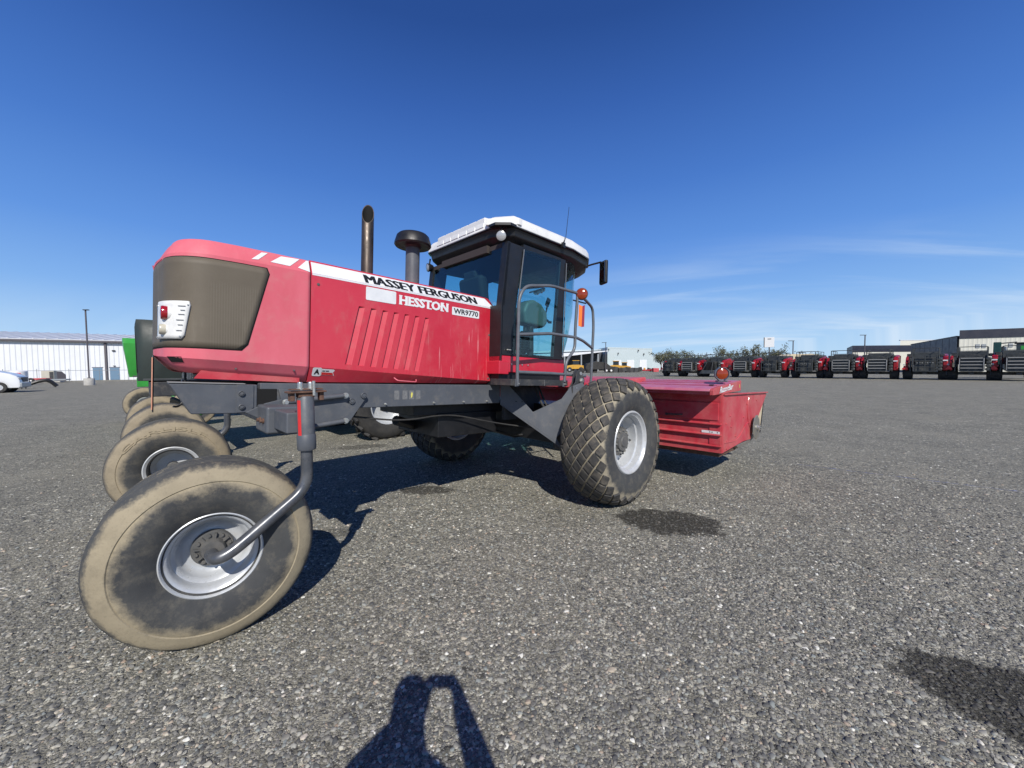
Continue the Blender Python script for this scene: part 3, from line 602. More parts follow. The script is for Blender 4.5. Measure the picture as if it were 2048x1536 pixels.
# slash cut opening faces down-left of the view: low side towards -X
for k in range(seg):
    a = 2*pi*k/seg; d = cos(a-radians(243)); vs.append((cx+rr*cos(a), cy+rr*sin(a), 3.21-.12*d))
for k in range(seg):
    a = 2*pi*k/seg; d = cos(a-radians(243)); vs.append((cx+rr*.90*cos(a), cy+rr*.90*sin(a), 3.21-.12*d*.9))
for k in range(seg):
    a = 2*pi*k/seg; vs.append((cx+rr*.90*cos(a), cy+rr*.90*sin(a), 2.9))
ex.add(vs, [(j*seg+k, j*seg+(k+1) % seg, (j+1)*seg+(k+1) % seg, (j+1)*seg+k) for j in range(2) for k in range(seg)])
exo = ex.build('exhaust_pipe', 'exhaust_steel', WR, smooth=True)
bo2 = MB(); bo2.add(vs[2*seg:], [(k, (k+1) % seg, seg+(k+1) % seg, seg+k) for k in range(seg)]); bo2.build('shaded_exhaust_bore', 'black_hollow', exo)  # inner wall blackened, the shade inside the pipe is put into its colour
it = MB(); it.lathe([(.079, 2.4), (.079, 3.03), (.084, 3.03), (.084, 3.05)], 32, (-1.93, -.2, 0), 'Z'); ito = it.build('air_intake', 'grey_frame', WR, smooth=True)
it = MB(); it.lathe([(.10, 3.02), (.195, 3.018), (.208, 3.035), (.205, 3.06), (.182, 3.135), (.160, 3.156), (.12, 3.164), (.001, 3.168)], 40, (-1.93, -.2, 0), 'Z'); it.lathe([(.10, 3.02), (.085, 3.0), (.0, 3.0)], 32, (-1.93, -.2, 0), 'Z')
it.build('rain_cap', 'black_plastic', ito, smooth=True)

# ---------------- chassis
fr = MB(); fr.bb(-3.50, -.93, -.655, -.555, 1.215, 1.441); fr.bb(-3.9, -.93, .555, .655, 1.215, 1.441)
for x in (-3.3, -2.6, -1.7, -1.0): fr.bb(x-.06, x+.06, -.554, .554, 1.24, 1.40)
chs = fr.build('chassis_rail', 'grey_frame', WR, bev=.008)
# rear end of the rail: slanting box with welded plate
MB().prism([(-4.045, 1.435), (-3.52, 1.428), (-3.52, 1.205), (-3.92, 1.213)], (0, -.668, 0), (1, 0, 0), (0, 0, 1), (0, .14, 0)).build('rail_end', 'grey_frame', WR, bev=.008)
MB().prism([(-4.045, 1.439), (-3.60, 1.431), (-3.60, 1.437), (-4.045, 1.446)], (0, -.674, 0), (1, 0, 0), (0, 0, 1), (0, .16, 0)).build('edge_lip', 'slat_light', WR)
MB().prism([(-3.655, 1.428), (-3.545, 1.425), (-3.545, 1.25), (-3.575, 1.214), (-3.655, 1.214)], (0, -.676, 0), (1, 0, 0), (0, 0, 1), (0, .007, 0)).build('gusset_plate', 'grey_frame', WR, bev=.002)
MB().bb(-3.535, -3.385, -.662, -.64, 1.235, 1.395).build('rail_opening', 'black_hollow', WR)
MB().prism([(-3.38, 1.395), (-2.72, 1.385), (-2.665, 1.365), (-2.655, 1.31), (-2.80, 1.105), (-2.83, 1.085), (-3.10, 1.06), (-3.47, 1.14), (-3.60, 1.215), (-3.47, 1.28), (-3.36, 1.31)], (0, -.690, 0), (1, 0, 0), (0, 0, 1), (0, .033, 0)).build('axle_mount_plate', 'grey_frame', WR, bev=.004)
for x, z, r in ((-3.625, 1.361, .020), (-3.624, 1.258, .020), (-2.793, 1.285, .027), (-2.683, 1.334, .027)):
    y = -.683 if x < -3.5 else -.697
    m = MB(); m.lathe([(.001, -.010), (r*.5, -.010), (r*.55, -.004), (r*.78, -.004), (r*.85, -.010), (r, -.008), (r*1.05, .008)], 20, (x, y, z)); m.build('weld_boss', 'grey_frame', WR, smooth=True)
def bolt(p, r, parent=None, ax='Y', mat='zinc'):
    m = MB(); m.lathe([(.001, -.022), (r*.62, -.022), (r*.68, -.019), (r*.68, -.006), (r, -.006), (r, .01)], 12, p, ax); return m.build('bolt', mat, parent or WR)
for p in ((-3.334, -.70, 1.29), (-2.861, -.70, 1.337), (-2.857, -.70, 1.111)): bolt((p[0], p[1]-.03, p[2]), .026)
# axle beam: box tube out of a bolted sleeve to the caster pivot, plus the stay rods
PX, PY = -3.305, -1.35
ax = MB(); ax.bb(-3.47, -3.32, -1.31, .9, 1.11, 1.255); axo = ax.build('rear_axle', 'grey_frame', WR, bev=.012)
sl = MB(); sl.bb(-3.52, -3.22, -.98, -.62, 1.07, 1.275); sl.build('axle_sleeve', 'grey_frame', WR, bev=.02)
for x in (-3.46, -3.36):
    pass
for y in (-.80, -.90): bolt((-3.525, y, 1.165), .02, WR, 'X', 'rust')
rd = MB()
for a, b in (((-3.334, -.725, 1.29), (-2.861, -.725, 1.337)), ((-3.36, -.725, 1.05), (-2.857, -.725, 1.111))): rd.tube([a, b], .021, 10)
rd.build('stay_rod', 'grey_frame', WR, smooth=True)
# under-body bulk
ub = MB(); ub.bb(-2.0, -.2, -.42, .42, 1.08, 1.24); ub.bb(-1.7, -.8, -.45, .5, .82, 1.1); ub.bb(-.3, .45, -1.0, 1.0, .70, 1.2); ub.tube([(-2.0, 0, 1.0), (-1.5, .2, .85), (-.3, .3, .85)], .06, 10); ub.tube([(-1.2, -.35, .95), (-.4, -.4, .72), (.2, -.6, .8)], .025, 8); ub.tube([(-1.3, .35, .9), (-.6, .4, .7), (.2, .6, .8)], .025, 8)
ub.build('driveline_housing', 'black_plastic', WR, bev=.02)
# plate leg reaching out and down to the wheel motor
D_ = Vector((.57, -.645, 0)); P_ = Vector((-.92, -.655, 0)); nD = D_.cross(Vector((0, 0, 1))).normalized()
def pl(x, z): return ((x+.92)/.57, z)
poly = [pl(-.922, 1.441), pl(-.85, 1.441), pl(-.647, 1.114), pl(-.415, 1.290), pl(-.345, 1.440), pl(-.25, 1.50), pl(-.20, 1.40), pl(-.30, 1.05), pl(-.45, .80), pl(-.409, .70), pl(-.922, 1.215)]
for sg in (1, -1):
    F = lambda v: Vector((v[0], v[1]*sg, v[2]))
    MB().prism(poly, F(P_), F(D_), (0, 0, 1), F(-nD*.016 if nD.y < 0 else nD*.016)).build('leg_plate', 'grey_frame', WR, bev=.004)
    lip = [pl(-.922, 1.214), pl(-.409, .699), pl(-.415, .685), pl(-.925, 1.198)]
    MB().prism(lip, F(P_), F(D_), (0, 0, 1), F(nD*.13 if nD.y > 0 else -nD*.13)).build('leg_flange', 'grey_frame', WR, bev=.003)
    MB().bb(-.86, -.20, sg*.62, sg*.66, 1.0, 1.44).build('inner_gusset', 'dark_frame', WR)
    # motor and final drive
    m = MB(); m.lathe([(.001, 0), (.15, 0), (.15, .10), (.19, .12), (.19, .26), (.001, .26)], 28, (0, 0, 0), 'Y'); o = m.build('wheel_motor', 'dark_frame', smooth=True); flat_place(o, (.15, -1.42 if sg > 0 else 1.16, .77))
    MB().bb(-.3, .35, sg*1.0, sg*1.22, .62, .95).build('axle_casting', 'dark_frame', WR, bev=.03)
for x, z in ((-.80, 1.36), (-.79, 1.24), (-.74, 1.24), (-.70, 1.24)):
    q = P_+D_*((x+.92)/.57); MB().box((q.x, q.y-.003, z), (.02, .02, .007), Matrix.Rotation(atan2(D_.y, D_.x), 3, 'Z')).build('slot', 'black_hollow', WR)
# hitch lug standing on the leg
lg = MB(); lg.prism([(-.33, 1.36), (-.10, 1.42), (-.08, 1.53), (-.15, 1.64), (-.20, 1.66), (-.25, 1.62), (-.27, 1.50), (-.34, 1.44)], (0, -1.33, 0), (1, 0, 0), (0, 0, 1), (0, .014, 0))
lg.prism([(-.30, 1.40), (-.05, 1.42), (-.03, 1.53), (-.10, 1.65), (-.16, 1.67), (-.20, 1.62), (-.22, 1.50)], (0, -1.24, 0), (1, 0, 0), (0, 0, 1), (0, .014, 0)); lg.build('hitch_lug', 'dark_frame', WR, bev=.004)
bolt((-.17, -1.345, 1.52), .035); bolt((-.28, -1.345, 1.43), .024)
for z in (1.61,): MB().lathe([(.001, 0), (.022, 0), (.022, .01)], 14, (-.17, -1.335, z)).build('pin_hole', 'zinc', WR)

# hoses and small fittings
for pts, r_h in ((((-2.9, -.5, 1.15), (-2.2, -.55, 1.05), (-1.6, -.5, 1.10), (-.9, -.6, .95), (-.2, -1.0, .85)), .009),
                 (((-.45, -.80, 1.45), (-.50, -1.0, 1.15), (-.30, -1.18, .95), (.0, -1.2, .85)), .015), (((-.38, -.80, 1.45), (-.42, -1.02, 1.12), (-.22, -1.20, .90), (.05, -1.2, .80)), .012)):
    m = MB(); m.tube(bez(pts, .25, 6), r_h, 8); m.build('hydraulic_hose', 'tyre_black', WR, smooth=True)
for x in (-3.05, -2.75, -2.45, -1.9, -1.5, -1.15): bolt((x, -.659, 1.245), .011, WR)
for x, z in ((-1.13, 1.52), (-1.13, 2.05), (-3.08, 2.30)): m = MB(); m.lathe([(.001, -.004), (.012, -.003), (.013, .002)], 10, (x, -.651, z)); m.build('panel_fastener', 'hub_grey', panel)
for s_ in (.95, 1.35):
    p = hood_pt(s_, 1.55, .004); m = MB(); m.box(p, (.012, .012, .012)); m.build('hood_fastener', 'hub_grey', rear_hood)
for a in (-.62, -.33, .0, .35): m = MB(); m.lathe([(.001, -.006), (.010, -.005), (.011, .0)], 8, (-.75+a*.3, -.855, 1.70)); m.build('base_bolt', 'zinc', WR)

# ---------------- caster assemblies
def caster(px, py, hx, cy_off, yaw, sgn, mat, R=.57, parts_label=None, parent=None, place=None, full=True):
    """px,py pivot in the level frame; wheel centre at (hx, cy) ; arm on the outer side (sgn=-1 near)"""
    parent = parent or WR; place = place or flat_place
    def put(o, l, rz=0): place(o, l, rz)
    cy = cy_off
    # wheel in its own frame (axis Y, outer face -Y)
    t = MB(); k = R/.57
    prof = [(.235, -.150), (.250, -.168), (.29, -.190), (.35, -.212), (.41, -.215), (.45, -.208), (.458, -.203), (.464, -.208), (.50, -.196), (.533, -.178), (.545, -.165), (.556, -.150), (.566, -.125)]
    for y in (-.095, -.055, .0, .055, .095): prof += [(.570, y-.014), (.558, y-.008), (.558, y+.008), (.570, y+.014)]
    prof += [(.566, .125), (.556, .150), (.545, .165), (.50, .196), (.45, .208), (.41, .215), (.35, .212), (.29, .19), (.25, .168), (.235, .15)]
    prof = [(r*k if r > .3 else r, a) for r, a in prof]
    t.lathe(prof, 96); tyre = t.build('tyre', mat, smooth=True)
    face = sgn
    wh = empty('wheel'); wh.empty_display_size = .1; put(wh, (hx, cy, R-.012), yaw); tyre.parent = wh
    r_ = MB()
    f = -1
    r_.lathe([(.256, -.150), (.262, -.158), (.262, -.172), (.254, -.177), (.247, -.170), (.241, -.150), (.226, -.142), (.216, -.132), (.208, -.110), (.203, -.075), (.185, -.06), (.178, -.045), (.172, -.02), (.150, .000), (.12, .004), (.085, -.012), (.001, -.012)] if sgn < 0 else
             [(.256, -.150), (.262, -.158), (.262, -.172), (.250, -.176), (.240, -.168), (.226, -.158)], 72)
    r_.lathe([(.256, .150), (.262, .172), (.245, .172), (.21, .12), (.20, -.02), (.15, .02), (.001, .02)], 48)
    r_.build('rim', 'rim_silver', wh, smooth=True)
    if sgn > 0:
        q_ = MB(); q_.lathe([(.226, -.158), (.214, -.150), (.205, -.12), (.203, .09), (.17, .12), (.001, .12)], 48); q_.build('shaded_rim_disc', 'dark_frame', wh, smooth=True)  # dark barrel and disc paint the shade inside the far rim
    h = MB()
    if sgn < 0:
        h.lathe([(.112, -.012), (.112, -.036), (.106, -.045), (.070, -.048), (.062, -.080), (.058, -.095), (.001, -.095)], 40)
        for i in range(8):
            a = 2*pi*i/8+.2; h.lathe([(.001, -.060), (.011, -.060), (.013, -.045)], 8, (.088*cos(a), 0, .088*sin(a)))
            h.box((.075*cos(a+.39), -.052, .075*sin(a+.39)), (.05, .03, .010), Matrix.Rotation(-(a+.39), 3, 'Y'))
    else:
        h.lathe([(.10, .12), (.10, .05), (.06, .04), (.055, -.03), (.045, -.04), (.001, -.04)], 32)
        for i in range(8):
            a = 2*pi*i/8; h.lathe([(.001, .03), (.011, .03), (.013, .05)], 8, (.085*cos(a), 0, .085*sin(a)))
    h.build('hub', 'hub_grey', wh, smooth=True)
    # valve dimples
    # arm: tube from the housing, bending back down to the hub
    aY = py; ey = cy-.285 if sgn < 0 else cy+.285
    a = MB(); pts = bez([(px, aY, 1.30), (px-.004, aY, .885), (hx+.055, ey, R+.015), (hx-.02, ey+.02*(-sgn), R-.005), (hx-.022, ey+.14*(-sgn), R-.012)], .11, 7)
    a.tube(pts, .0375, 20); ao = a.build('caster_arm', 'arm_grey', smooth=True); put(ao, (0, 0, 0))
    b = MB(); b.lathe([(.001, 1.145), (.055, 1.145), (.0595, 1.155), (.0595, 1.245), (.0560, 1.25), (.0545, 1.26), (.0545, 1.50), (.045, 1.515), (.001, 1.515)], 32, (px, aY, 0), 'Z'); bo_ = b.build('caster_housing', 'grey_frame', smooth=True); put(bo_, (0, 0, 0))
    c = MB(); c.box((px+.005, aY, 1.545), (.24, .10, .012)); c.box((px+.005, aY, 1.563), (.20, .085, .008)); c.box((px-.085, aY, 1.515), (.028, .06, .06)); c.box((px+.10, aY, 1.515), (.028, .05, .065)); c.box((px, aY, 1.526), (.10, .07, .035)); co_ = c.build('lock_bracket', 'rust', bev=.003); put(co_, (0, 0, 0))
    d = MB()
    for dx in (-.035, .03): d.lathe([(.001, 1.612), (.015, 1.612), (.017, 1.605), (.017, 1.572), (.024, 1.572), (.024, 1.56)], 12, (px+dx, aY-.02, 0), 'Z')
    d.tube([(px+.04, aY-.055, 1.62), (px+.04, aY-.055, 1.52)], .010, 8); do = d.build('grease_fitting', 'zinc', smooth=True); put(do, (0, 0, 0))
    return wh, bo_
wh, hz = caster(PX, PY, -3.815, -1.105, radians(-4), -1, 'tyre_mud')
m = MB(); m.add([(.0558*cos(a)+PX, .0558*sin(a)+PY, z) for z in (1.24, 1.49) for a in [radians(193+i*5) for i in range(7)]], [(i, i+1, i+8, i+7) for i in range(6)])
rt_ = m.build('red_reflector', 'decal_red'); flat_place(rt_, (0, 0, 0))
wh2, _ = caster(-3.30, 2.07, -3.87, 1.83, radians(-5), 1, 'tyre_mud_far')
def side_text(wheel, body, r, a0, a1, h, mat, y=-.211, bold=.02):
    # raised lettering along the sidewall; angle measured from +X through +Z of the wheel
    def f(u, v):
        a = a0+(a1-a0)*u; rr = r+v; yy = y+max(0, rr-.43)*.2+max(0, rr-.50)*.5
        return Vector((rr*cos(a), yy, rr*sin(a)))
    vs, fs = text_mesh(body, bold); x0 = min(v.x for v in vs); x1 = max(v.x for v in vs); y0 = min(v.y for v in vs); y1 = max(v.y for v in vs)
    m = MB(); m.add([f((v.x-x0)/(x1-x0), (v.y-y0)/(y1-y0)*h) for v in vs], fs); return m.build('raised_lettering', mat, wheel)
P('rubber_text', (.085, .085, .08), .7); P('rubber_text_tan', (.285, .24, .165), .85)
side_text(wh2, 'CARLISLE', .445, radians(150), radians(48), .05, 'rubber_text_tan', -.220)

# ---------------- drive wheels with diamond turf tread
def drive_wheel(y, sgn):
    R, W2 = .79, .29
    # carcass profile through half width: (radius, y)
    prof = [(.375, -.235), (.40, -.262), (.46, -.283), (.54, -.293), (.62, -.290), (.67, -.275), (.705, -.25), (.733, -.21), (.750, -.15), (.759, -.07), (.761, 0)]
    full = prof+[(r, -a) for r, a in prof[-2::-1]]
    wh = empty('wheel'); flat_place(wh, (.15 if sgn < 0 else .02, y, R-.015), radians(0) if sgn < 0 else pi)
    c = MB(); c.lathe(full, 96); c.build('tyre', 'tyre_carcass', wh, smooth=True)
    # arc-length table of the crown
    crown = [p for p in full if p[0] > .60]; L_ = [0]
    for a, b in zip(crown, crown[1:]): L_.append(L_[-1]+math.hypot(b[0]-a[0], b[1]-a[1]))
    T = L_[-1]
    def crown_at(s, lift):
        s = min(max(s, 0), T)
        for i in range(len(crown)-1):
            if s <= L_[i+1]+1e-9: break
        t = (s-L_[i])/(L_[i+1]-L_[i]); r = lerp(crown[i][0], crown[i+1][0], t); a = lerp(crown[i][1], crown[i+1][1], t)
        dr = crown[i+1][0]-crown[i][0]; da = crown[i+1][1]-crown[i][1]; l = math.hypot(dr, da); return r+da/l*lift, a-dr/l*lift
    bl = MB(); nC = 25; nR = 10; dv = T/nR; du = 2*pi/nC
    def blk(u, s, hu, hs, k0=1.):
        # diamond with cut corners, four quads round a raised flat
        ring = []
        base = [(1, 0), (.80, .24), (.24, .80), (0, 1), (-.24, .80), (-.80, .24), (-1, 0), (-.80, -.24), (-.24, -.80), (0, -1), (.24, -.80), (.80, -.24)]
        for sc, lf in ((1.0, -.006), (.965, .020), (.90, .0245)):
            for a, b in base:
                a2, b2 = a, b
                th = u+a2*hu*sc; ss_ = s+b2*hs*sc
                if not (0 <= ss_ <= T): ss_ = min(max(ss_, 0), T)
                e = 1.; r, yv = crown_at(ss_, lf*k0); ring.append((r*cos(th), yv, r*sin(th)))
        r, yv = crown_at(s, .0255*k0); o = 12
        bl.add(ring+[(r*cos(u), yv, r*sin(u))], [(i, (i+1) % o, o+(i+1) % o, o+i) for i in range(o)]+[(o+i, o+(i+1) % o, 2*o+(i+1) % o, 2*o+i) for i in range(o)]+[(2*o+i, 2*o+(i+1) % o, 3*o) for i in range(o)])
    for j in range(nR+1):
        s = T*(j)/nR
        for i in range(nC):
            u = (i+(.5 if j % 2 else 0))*du
            if j in (0, nR): continue
            blk(u, s, du*.5*.83, dv*.83)
    bl.build('tread_blocks', 'tread_rubber', wh, smooth=True)
    r_ = MB(); r_.lathe([(.385, -.232), (.392, -.246), (.380, -.262), (.368, -.262), (.358, -.250), (.350, -.236), (.334, -.228), (.330, -.185), (.328, -.16), (.310, -.148), (.306, -.11), (.304, -.03), (.29, -.005), (.24, .0), (.001, .0)], 80)
    r_.lathe([(.385, .232), (.39, .25), (.36, .25), (.33, .2), (.30, .1), (.2, .1)], 60); r_.build('rim', 'rim_silver', wh, smooth=True)
    h = MB(); h.lathe([(.165, .0), (.165, -.11), (.158, -.12), (.120, -.122), (.115, -.150), (.07, -.155), (.06, -.170), (.001, -.170)], 48)
    for i in range(20):
        a = 2*pi*i/20; h.box((.163*cos(a), -.085, .163*sin(a)), (.03, .075, .024), Matrix.Rotation(-a, 3, 'Y'))
    h.build('hub', 'hub_grey', wh, smooth=False)
    for i in range(10):
        n = MB(); a = 2*pi*i/10+.1; n.lathe([(.001, -.144), (.011, -.144), (.013, -.122)], 8, (.139*cos(a), 0, .139*sin(a))); n.build('wheel_nut', 'zinc', wh)
    v = MB(); v.tube([(.31, -.02, -.02), (.29, -.09, -.03)], .006, 6); v.build('valve_stem', 'black_plastic', wh)
    return wh
drive_wheel(-1.64, -1); drive_wheel(1.72, 1)

# ---------------- rear marker plate and hook under the hood
MB().bb(-4.115, -4.108, -.22, .02, 1.20, 1.64).build('marker_plate', 'black_plastic', WR, bev=.003)
MB().bb(-4.122, -4.116, -.235, -.205, 1.22, 1.62).build('marker_edge', 'faded_orange', WR)
mb = MB(); mb.tube(bez([(-3.93, -.3, 1.52), (-3.93, -.3, 1.30), (-3.97, -.32, 1.245), (-4.0, -.34, 1.25)], .03, 4), .008, 8); mb.build('tow_hook', 'black_plastic', WR, smooth=True)
for p in ((-2.33, 'decal_grey'), (-2.24, 'decal_grey'), (-2.165, 'decal_grey'), (-2.09, 'decal_grey')):
    MB().add([(p[0]-.028, -.6575, 1.285), (p[0]+.028, -.6575, 1.285), (p[0]+.026, -.6575, 1.378), (p[0]-.028, -.6575, 1.378)], [(0, 1, 2, 3)]).build('worn_label', p[1], WR)
MB().add([(-2.165+dx, -.6590, z) for dx, z in ((-.008, 1.30), (.006, 1.31), (.012, 1.345), (.0, 1.365), (-.010, 1.34))], [(0, 1, 2, 3, 4)]).build('label_mark', 'decal_yellow', WR)

# ---------------- cab
CY = .85
cb_ = MB()
cb_.bb(-1.12, .10, -CY, CY, 1.60, 1.80); cab_base = cb_.build('cab_base', 'red_paint', WR, bev=.012)
MB().bb(-1.15, -.99, -.87, -.60, 1.575, 1.735).build('corner_block', 'red_paint', cab_base, bev=.01)
MB().bb(-1.10, .06, -CY+.04, CY-.04, 1.44, 1.60).build('cab_subframe', 'black_plastic', WR)
def side_pillars(sg):
    y = -sg*CY; d = (0, sg*.05, 0)
    mb = MB()
    mb.prism([(-1.115, 1.80), (-.87, 1.80), (-.865, 2.40), (-.765, 3.17), (-1.035, 3.17), (-1.115, 2.42)], (0, y, 0), (1, 0, 0), (0, 0, 1), d)
    mb.build('rear_pillar', 'black_plastic', WR, bev=.01)
    mb = MB(); mb.prism([(-.155, 1.80), (.05, 1.80), (.075, 3.2), (-.045, 3.2)], (0, y, 0), (1, 0, 0), (0, 0, 1), d); mb.build('front_pillar', 'black_plastic', WR, bev=.008)
    mb = MB(); mb.prism([(-.93, 1.80), (-.15, 1.80), (-.15, 1.84), (-.92, 1.835)], (0, y, 0), (1, 0, 0), (0, 0, 1), d); mb.build('door_sill', 'black_plastic', WR); mb = MB(); mb.prism([(-.78, 3.12), (-.04, 3.15), (-.035, 3.2), (-.765, 3.2)], (0, y, 0), (1, 0, 0), (0, 0, 1), d); mb.build('door_header', 'black_plastic', WR)
    mb = MB(); mb.prism([(-.925, 1.82), (-.145, 1.83), (-.03, 3.17), (-.765, 3.14), (-.90, 2.40)], (0, y-sg*.004, 0), (1, 0, 0), (0, 0, 1), (0, sg*.004, 0)); mb.build('door_glass', 'cab_glass', WR)
    mb = MB(); mb.tube([(-.865, y-sg*.012, 1.83), (-.86, y-sg*.012, 2.41), (-.768, y-sg*.012, 3.13)], .008, 8); mb.build('door_edge', 'rail_grey', WR, smooth=True)
    mb = MB(); mb.tube([(.05, y-sg*.012, 1.83), (.077, y-sg*.012, 3.15)], .007, 6); mb.build('glass_seal', 'rail_grey', WR)
side_pillars(1); side_pillars(-1)
# rear of the cab: corner posts, lower wall, rear glass
mb = MB(); mb.prism([(-.85, 1.62), (.85, 1.62), (.85, 2.40), (-.85, 2.40)], (-1.12, 0, 0), (0, 1, 0), (0, 0, 1), (.03, 0, 0)); mb.build('rear_wall', 'black_plastic', WR)
for sg in (-1, 1):
    mb = MB(); y0 = sg*.85; y1 = sg*.76; mb.add([(-1.12, y0, 2.40), (-1.12, y1, 2.40), (-1.07, y1, 2.40), (-1.07, y0, 2.40), (-1.04, y0, 3.17), (-1.04, y1, 3.17), (-.99, y1, 3.17), (-.99, y0, 3.17)], [(0, 1, 2, 3), (4, 7, 6, 5), (0, 4, 5, 1), (1, 5, 6, 2), (2, 6, 7, 3), (3, 7, 4, 0)])
    mb.build('corner_post', 'black_plastic', WR)
    for z in (1.86, ): 
        if sg < 0:
            for x in (-1.02, -.985): bolt((x, -.868, 1.87 + (.0 if x < -1 else .0)), .010)
mb = MB(); mb.add([(-1.10, -.76, 2.38), (-1.10, .76, 2.38), (-1.02, .76, 3.17), (-1.02, -.76, 3.17)], [(0, 1, 2, 3)]); g1 = mb.build('rear_glass', 'cab_glass', WR); so = g1.modifiers.new('s', 'SOLIDIFY'); so.thickness = .005
mb = MB(); rows = []
for z, k in ((1.83, 0.), (1.95, .3), (2.1, .55), (2.5, .88), (3.2, 1.)):
    r = []
    for i in range(17):
        a = [-1, -.998, -.99, -.96, -.88, -.75, -.5, -.25, 0, .25, .5, .75, .88, .96, .99, .998, 1][i]; y = a*.845; x = .02+(.09+.34*k)*(1-abs(a)**26); r.append((x, y, z))
    rows.append(r)
mb.grid(rows); ws = mb.build('windscreen', 'cab_glass', WR, smooth=True); so = ws.modifiers.new('s', 'SOLIDIFY'); so.thickness = .005
# roof: plan polygon with rounded front and a notched rear corner
def roof_plan(k):   # k insets
    pts = [(-1.10+k, 0), (-1.10+k, -.60+k*.3), (-.93+k*.6, -.86+k), (.20, -.88+k), (.62-k*.4, -.84+k), (.86-k, -.66+k*.6), (.93-k, -.30), (.95-k, 0)]
    far = [(x, -y) for x, y in pts[-2:2:-1]]+[(-1.02+k*.6, .88-k), (-1.10+k, .80-k)]; return pts+far
def roof_layer(zs, ks, name, mat, parent, drop=0.):
    rows = []
    for z, k in zip(zs, ks):
        rows.append([(x, y, z-drop*max(0, x-.1)**2) for x, y in roof_plan(k)])
    n = len(rows[0]); mb = MB(); vs = [v for r in rows for v in r]
    mb.add(vs, [(i*n+j, i*n+(j+1) % n, (i+1)*n+(j+1) % n, (i+1)*n+j) for i in range(len(rows)-1) for j in range(n)]+[tuple(range(n)), tuple((len(rows)-1)*n+j for j in range(n))])
    return mb.build(name, mat, parent, bev=.012)
under = roof_layer((3.15, 3.18, 3.27, 3.33, 3.365), (.16, .12, .03, .02, .0), 'roof_underbody', 'black_plastic', WR, .10)
roof_layer((3.355, 3.370), (-.012, -.012), 'roof_seal', 'black_gloss', under, .10)
rows_ = []
cap = roof_layer((3.372, 3.45, 3.51, 3.545, 3.56), (-.012, .0, .035, .10, .25), 'roof_cap', 'roof_white', WR, .10)
# ribbed rear hatch on the roof
mb = MB()
for i in range(6):
    y0 = .58-i*.178; y1 = y0-.163
    mb.add([(-1.115, y0, 3.41), (-1.115, y1, 3.41), (-1.085, y0-.008, 3.545), (-1.085, y1+.008, 3.545), (-.62, y0-.008, 3.575), (-.62, y1+.008, 3.575), (-.60, y0, 3.45), (-.60, y1, 3.45)],
           [(0, 1, 3, 2), (2, 3, 5, 4), (4, 5, 7, 6), (0, 2, 4, 6), (1, 7, 5, 3), (0, 6, 7, 1)])
mb.bb(-1.10, -.60, -.48, .575, 3.40, 3.53); mb.build('ribbed_hatch', 'roof_white', cap, bev=.006)
mb = MB(); mb.prism([(-1.11, -.62), (-.92, -.875), (-1.02, -.875), (-1.15, -.74), (-1.15, -.62)], (0, 0, 3.36), (1, 0, 0), (0, 1, 0), (0, 0, .03)); mb.build('corner_hood', 'black_plastic', under)
mb = MB(); mb.prism([(-1.16, -.57), (-.90, -.89), (-.84, -.89), (-1.10, -.55)], (0, 0, 3.395), (1, 0, 0), (0, 1, 0), (0, 0, .085)); mb.build('corner_trim', 'roof_white', cap, bev=.01)
mb = MB(); mb.bb(-1.03, .02, -.80, .80, 3.12, 3.175); mb.build('headliner', 'headliner', WR)
mb = MB(); mb.bb(-1.07, -.96, -.5, .5, 3.10, 3.19); mb.build('rear_console', 'headliner', WR)
def work_lamp(p, d, r, par=under):
    q = Vector(d).normalized().to_track_quat('Y', 'Z').to_matrix(); p = Vector(p)
    m = MB(); m.lathe([(.001, -.075), (r*.5, -.07), (r*.9, -.03), (r, .0), (r*1.05, .012), (r*.98, .02)], 28); m.v = [tuple(q @ Vector(v)+p) for v in m.v]; a = m.build('work_lamp', 'black_plastic', par, smooth=True)
    m = MB(); m.lathe([(r*.98, .016), (r*.8, .022), (r*.4, .027), (.001, .028)], 28); m.v = [tuple(q @ Vector(v)+p) for v in m.v]; m.build('work_lamp_lens', 'lamp_clear', par, smooth=True)
    m = MB(); m.tube([p+Vector((.02, .02, .03)), p+Vector((.06, .06, .15))], .012, 8); m.build('lamp_bracket', 'black_plastic', par)
work_lamp((-1.10, -.80, 3.225), (-.85, -.75, -.25), .060); work_lamp((-1.09, .82, 3.16), (-.95, .2, -.2), .06)
mb = MB(); mb.tube([(-.05, -.905, 3.40), (-.02, -.915, 3.47), (.03, -.92, 3.90)], [.009, .004, .003], 8); mb.box((-.05, -.90, 3.36), (.05, .04, .07)); mb.build('radio_aerial', 'black_plastic', WR)
# mirror
mb = MB(); mb.tube(bez([(.58, -.66, 3.19), (.66, -.84, 3.26), (.73, -1.0, 3.29)], .05, 4), .014, 8); mb.build('mirror_arm', 'black_plastic', WR, smooth=True)
q = Matrix.Rotation(radians(-24), 3, 'Z')
mb = MB(); mb.box((.73, -1.045, 3.125), (.055, .165, .345), q); mr = mb.build('wing_mirror', 'black_plastic', WR, bev=.022, seg=3)
mb = MB(); mb.box(Vector((.73, -1.045, 3.125))+q @ Vector((-.029, 0, 0)), (.004, .130, .295), q); mb.build('mirror_glass', 'mirror_glass', mr)
